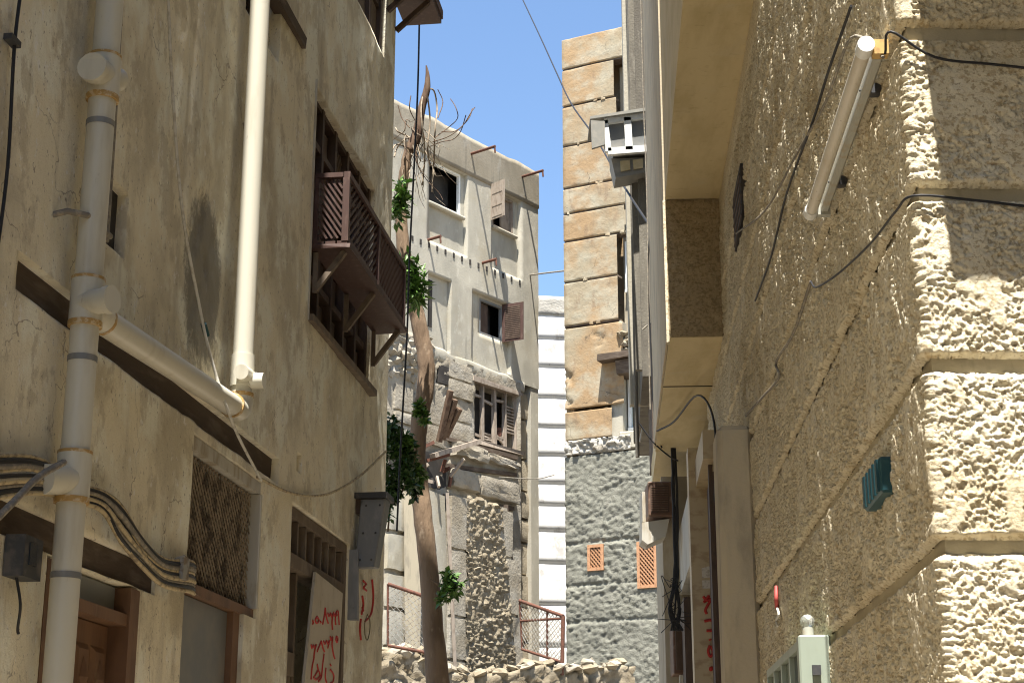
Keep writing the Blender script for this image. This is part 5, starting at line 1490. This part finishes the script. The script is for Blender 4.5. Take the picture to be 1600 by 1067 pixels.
k_ = MB().fbox(TW, .95, 2.2, zb_ - .08, zb_ + .05, -.2, .30, .02).build('timber_shelf', MAT['timber'], TH)
MB().fbox(TW, UW, 2.1, zb_ - .42, zb_ - .09, -.3, .18, .03).build('corbel', MAT['timber'], k_)
MB().fbox(TW, UW - .05, 2.4, z_grey + .03, TW.uz(985, 672)[1], -.4, -.02).build('sill_block', MAT['concrete'], TH, .03)
me = block_mesh('rubble_patch', 1, 1, 1, 5, .1); 
rubble(TW, UW + .05, UW + .6, zb_ + .06, TW.uz(975, 515)[1], -.05, TH, .15, random.Random(4), limit=40, depth=.18)
px_box('air_conditioner_box', TW, (984, 488), (1003, 508), UW + .6, .3, MAT['metal_grey'], TH)
m = MB()
m.fbox(TW, .02, UR, 0, tz[0] - .3, -7, -.65); m.build('core', MAT['tower'], TH)
us = steps(0, UR, .15)
MB().fbox(TW, .0, UR, tz[0] - .15, tz[0] - .02, -.7, -.03, .01).build('roof_edge', MAT['tower'], TH)
MB().fbox(TW, .012, .2, 0, tz[0] - .2, -.66, -.08).build('corner_fill', MAT['tower'], TH)

# ------------------------------------------------------------------ white house seen through the gap
YW = 45.0
WF = Frame(at(820, 700, YW).x, YW, .98, .12, True)
WH = thing('white_house', WF.p(1.5, 0, -2), 'dazzling whitewashed house in the gap between concrete house and tower', 'house')
wy = [462, 494, 530, 574, 622, 668, 712, 756, 790, 830, 880, 945, 1010, 1070, 1130]
wz = [WF.uz(858, y)[1] for y in wy]
for i in range(len(wz) - 1):
    z1_, z0_ = wz[i], wz[i + 1]
    us = steps(-.8, 3.0, .12); zs_ = np.concatenate([[z0_ + .02, z0_ + .035], steps(z0_ + .07, z1_ - .05, .12), [z1_ - .012, z1_]])
    def wd_(U, Z, z0_=z0_, z1_=z1_, i=i):
        ed = np.minimum(Z - z0_ - .02, z1_ - Z)
        return .03 * (fbm(U * 2, Z * 2, 300 + i, 3) - .5) + (.06 * (fbm(U * 6, Z * 6, 9, 3) - .5) if i == 0 else 0) - .05 * (1 - sstep(0, .05, ed))
    grid_wall('wall_course', WF, us, zs_, [], wd_, .1, MAT['white_bare'] if i == 0 else MAT['white'], WH)
MB().fbox(WF, -.78, 2.98, 0, wz[0] - .05, -4, -.04).build('core', MAT['white'], WH)
us = steps(-.8, 3.0, .2)

# ------------------------------------------------------------------ ruined foreground wall with railings
YR = 31.0
RF = Frame(at(600, 1000, YR).x, YR, .92, .38, True)
RU = thing('rubble_wall', RF.p(2, 0, 0), 'low broken rubble wall at the foot of the concrete house', 'wall')
def r_disp(U, Z):
    f1, f2, i_ = worley(U * 4.5, Z * 5.5, 46)
    return .12 * sstep(0, .3, f2 - f1) * (.5 + .8 * i_) - .06
us = steps(-1.5, 5.2, .08)
ztop = np.array([RF.uz(610 + (u + .2) * 60, 1024 if u < .9 else 1044)[1] for u in us]) + .25 * (fbm(us * 1.6, us * 0 + 2, 12, 3) - .5) * 1.3
T = np.linspace(0, 1, 60)
U, TT = np.meshgrid(us, T, indexing='ij')
Zr = ztop[:, None] * TT
V = RF.arr(U, Zr, r_disp(U, Zr)).reshape(-1, 3)
Vb = RF.arr(us, ztop - .1, np.full(len(us), -.7))
idx = np.arange(V.shape[0]).reshape(U.shape)
Q = np.stack([idx[:-1, :-1], idx[1:, :-1], idx[1:, 1:], idx[:-1, 1:]], -1).reshape(-1, 4)
n = V.shape[0]; k = np.arange(len(us) - 1)
Q = np.concatenate([Q, np.stack([idx[:-1, -1], idx[1:, -1], n + k + 1, n + k], -1)])
np_mesh('wall_face', np.concatenate([V, Vb]), Q, MAT['rubble'], RU, False)
rr = random.Random(21)
for i in range(60):
    u = rr.uniform(-.6, 5.0)
    zt2 = float(np.interp(u, us, ztop))
    put('stone', rr.choice(STONES + STONES_P), RF, u, zt2 + rr.uniform(-.05, .08), -rr.uniform(.0, .5), RU, rr.uniform(-.6, .6), (rr.uniform(.15, .38), rr.uniform(.15, .35), rr.uniform(.10, .22)))
rubble(RF, -.8, 5.1, 3.2, 4.6, .0, RU, .19, random.Random(8), inside=lambda u, z: z < np.interp(u, us, ztop), limit=230, depth=.14)

# rusty railing with wire mesh
def railing(name, label, pts_top, pts_bot, Y, posts, mid, mesh_sp):
    T_ = [at(x, y, Y[i]) for i, (x, y) in enumerate(pts_top)]
    B_ = [at(x, y, Y[i]) for i, (x, y) in enumerate(pts_bot)]
    r_ = thing(name, B_[0], label, 'railing')
    MB().tube(T_, .035, 8).build('top_rail', MAT['rust'], r_)
    MB().tube(B_, .03, 8).build('bottom_rail', MAT['rust'], r_)
    for f in posts:
        MB().tube([B_[0].lerp(B_[1], f) - Vector((0, 0, .25 if f == 1 else 0)), T_[0].lerp(T_[1], f)], .04 if f == 1 else .022, 8).build('post', MAT['rust'], r_)
    if mid: MB().tube([T_[0].lerp(B_[0], mid[0]), T_[1].lerp(B_[1], mid[1])], .026, 8).build('middle_rail', MAT['rust'], r_)
    q = MB()
    W_ = (B_[1] - B_[0]).length; H_ = (T_[0] - B_[0]).length
    for sl in (1, -1):
        for (a, b) in diag_segments(0, W_, 0, H_, sl, mesh_sp):
            P_ = []
            for (s, t) in (a, b): P_.append(B_[0].lerp(B_[1], s / W_).lerp(T_[0].lerp(T_[1], s / W_), t / H_) + Vector((0, .01 * sl, 0)))
            q.beam(P_[0], P_[1], .009, .009)
    q.build('wire_mesh', MAT['wire'], r_)
    return r_
railing('railing', 'rusty red railing with wire mesh at the foot of the white house', [(812, 938), (880, 962)], [(816, 1014), (878, 1034)], (33.5, 32.4), (0.0, .64, 1.0), (.42, .05), .085)
railing('railing', 'rusty mesh railing partly hidden behind the tree trunk', [(606, 912), (672, 934)], [(606, 1008), (672, 1020)], (30.5, 30.5), (0.0, 1.0), None, .085)

# ------------------------------------------------------------------ tree with dead top
YTR = 17.0
TR = thing('tree', at(680, 1200, YTR), 'leaning smooth brown tree trunk with leafy tufts and dead top branches', 'tree')
tp = [(700, 1290), (690, 1120), (679, 1010), (669, 880), (658, 780), (652, 715), (655, 660), (664, 610), (666, 565), (655, 510), (645, 462), (632, 400), (626, 330), (632, 270), (640, 225)]
tr_ = [.16, .13, .112, .098, .100, .092, .090, .094, .092, .086, .080, .074, .066, .058, .05]
pts = spline([at(x, y, YTR) for x, y in tp], 5)
rad = list(np.interp(np.linspace(0, len(tr_) - 1, len(pts)), range(len(tr_)), tr_))
pts = [p + Vector((random.uniform(-.006, .006), random.uniform(-.01, .01), 0)) for p in pts]
rad[0] = .26; rad[1] = .22
pts[0].z = 0
MB().tube(pts, rad, 16).build('trunk', MAT['bark'], TR)
# broken dead spike
dp = [(640, 235), (650, 215), (655, 190), (660, 165), (667, 140), (668, 118), (666, 103)]
MB().tube(spline([at(x, y, YTR) for x, y in dp], 4), list(np.interp(np.linspace(0, 6, 25), range(7), [.07, .062, .05, .045, .04, .024, .008])), 8).build('dead_spike', MAT['dead'], TR)
rt = random.Random(17)
lines = [[(666, 140), (678, 142), (683, 170), (680, 200), (678, 250), (675, 300)], [(662, 142), (658, 170), (660, 200), (664, 240), (660, 290)],
         [(668, 150), (672, 190), (668, 230), (672, 260)], [(640, 215), (630, 220), (620, 232), (616, 245)], [(645, 218), (634, 212), (622, 206), (618, 200)],
         [(640, 222), (636, 250), (640, 275), (632, 300)], [(636, 230), (620, 226), (612, 236), (606, 246)], [(644, 210), (636, 232), (640, 262)]]
for L in lines:
    MB().tube(spline([at(x, y, YTR + rt.uniform(-.2, .2)) for x, y in L], 4), .010, 5).build('hanging_root', MAT['root'], TR)
for i in range(24):
    x, y = rt.uniform(628, 668), rt.uniform(190, 240)
    P_ = [at(x, y, YTR)]
    hx, hy = rt.uniform(-6, 10), rt.uniform(4, 26)
    for k in range(5):
        x += hx + rt.uniform(-7, 9); y += hy * .8 + rt.uniform(-10, 10)
        P_.append(at(x, y, YTR + rt.uniform(-.25, .25)))
    MB().tube(spline(P_, 3), list(np.linspace(.006, .002, 16)), 4).build('twig', MAT['root'] if i % 3 else MAT['dead'], TR)
for L in ([(680, 215), (700, 200), (715, 185), (712, 168), (704, 155)], [(676, 222), (700, 214), (722, 198), (736, 176), (742, 168)], [(690, 206), (712, 205), (732, 186), (738, 170)],
          [(684, 140), (692, 160), (684, 185)], [(670, 230), (690, 222), (708, 218), (720, 205), (728, 180)], [(640, 200), (628, 185), (622, 165)], [(648, 188), (640, 170), (642, 150)]):
    MB().tube(spline([at(x, y, YTR + rt.uniform(-.2, .2)) for x, y in L], 4), .006, 4).build('twig', MAT['dead'], TR)
def foliage(name, clumps, n, size, mat, parent, Y, seed, narrow=.42):
    r = random.Random(seed); m = MB()
    for (cx, cy, rx, ry, wgt) in clumps:
        c = at(cx, cy, Y); k = (at(cx + 1, cy, Y) - c).length
        for i in range(int(n * wgt)):
            while True:
                v = Vector((r.uniform(-1, 1), r.uniform(-1, 1), r.uniform(-1, 1)))
                if .15 < v.length < 1: break
            v = v * (.75 + .35 * r.random())
            p = c + Vector((v.x * rx * k, v.y * min(rx, ry) * k * .9, v.z * ry * k))
            d = Vector((r.gauss(0, 1), r.gauss(0, 1), r.gauss(-.3, .8))).normalized()
            s = d.cross(Vector((r.gauss(0, .4), r.gauss(0, .4), 1))).normalized()
            nn = s.cross(d)
            L = size * r.uniform(.6, 1.3); W = L * narrow
            m.add([p, p + d * L * .5 + s * W * .5 + nn * L * .05, p + d * L, p + d * L * .5 - s * W * .5 + nn * L * .05], [(0, 1, 2), (0, 2, 3)])
    return m.build(name, mat, parent)
foliage('leaf_tuft', [(628, 305, 12, 30, 1.0), (622, 330, 8, 22, .5)], 170, .11, MAT['leaf'], TR, 16.6, 1)
foliage('leaf_tuft', [(646, 440, 17, 32, 1.2), (652, 462, 12, 20, .8), (636, 415, 12, 20, .6)], 170, .14, MAT['leaf'], TR, 16.4, 2, .32)
foliage('leaf_tuft', [(706, 915, 15, 17, 1.0), (692, 935, 8, 8, .3), (700, 900, 10, 10, .4)], 170, .10, MAT['leaf'], TR, 16.7, 3)
for L in ([(672, 905), (690, 915), (706, 915), (715, 908)], [(690, 915), (698, 930), (710, 925)], [(690, 915), (700, 902), (706, 892)]):
    MB().tube(spline([at(x, y, 16.75) for x, y in L], 4), .008, 5).build('twig', MAT['bark'], TR)
IV = thing('creeper', at(625, 770, 15.6), 'dark ivy like creeper clump at the house corner in front of the trunk', 'plant')
rc = random.Random(31)
for k in range(15):
    cx, cy = rc.gauss(630, 17), rc.gauss(716, 30)
    cx = min(max(cx, 602), 666)
    rr_ = rc.uniform(7, 15)
    foliage('leaf_spray', [(cx, cy, rr_, rr_ * rc.uniform(.8, 1.6), 1.0), (cx + rc.uniform(-12, 12), cy + rc.uniform(8, 22), rr_ * .5, rr_ * .8, .3)], int(60 + rr_ * 7), rc.uniform(.075, .10), MAT['leaf_dark'] if k % 4 else MAT['leaf'], IV, 15.6 + rc.uniform(-.25, .25), 40 + k, .55)
foliage('leaf_spray', [(607, 800, 5, 18, .5), (613, 782, 7, 12, .6)], 60, .075, MAT['leaf_dark'], IV, 15.5, 77, .55)
for L in ([(618, 790), (622, 740), (630, 700), (628, 660)], [(618, 790), (640, 740), (652, 700)], [(606, 830), (610, 790), (618, 750)]):
    MB().tube(spline([at(x, y, 15.6) for x, y in L], 4), .010, 5).build('stem', MAT['bark'], IV)
cable('cable', [CB.px(780, 745, 1.2), CB.px(835, 748, .9), at(866, 742, 36)], .012, MAT['cable_grey'], 'thin wire from the ruined window across to the tower')
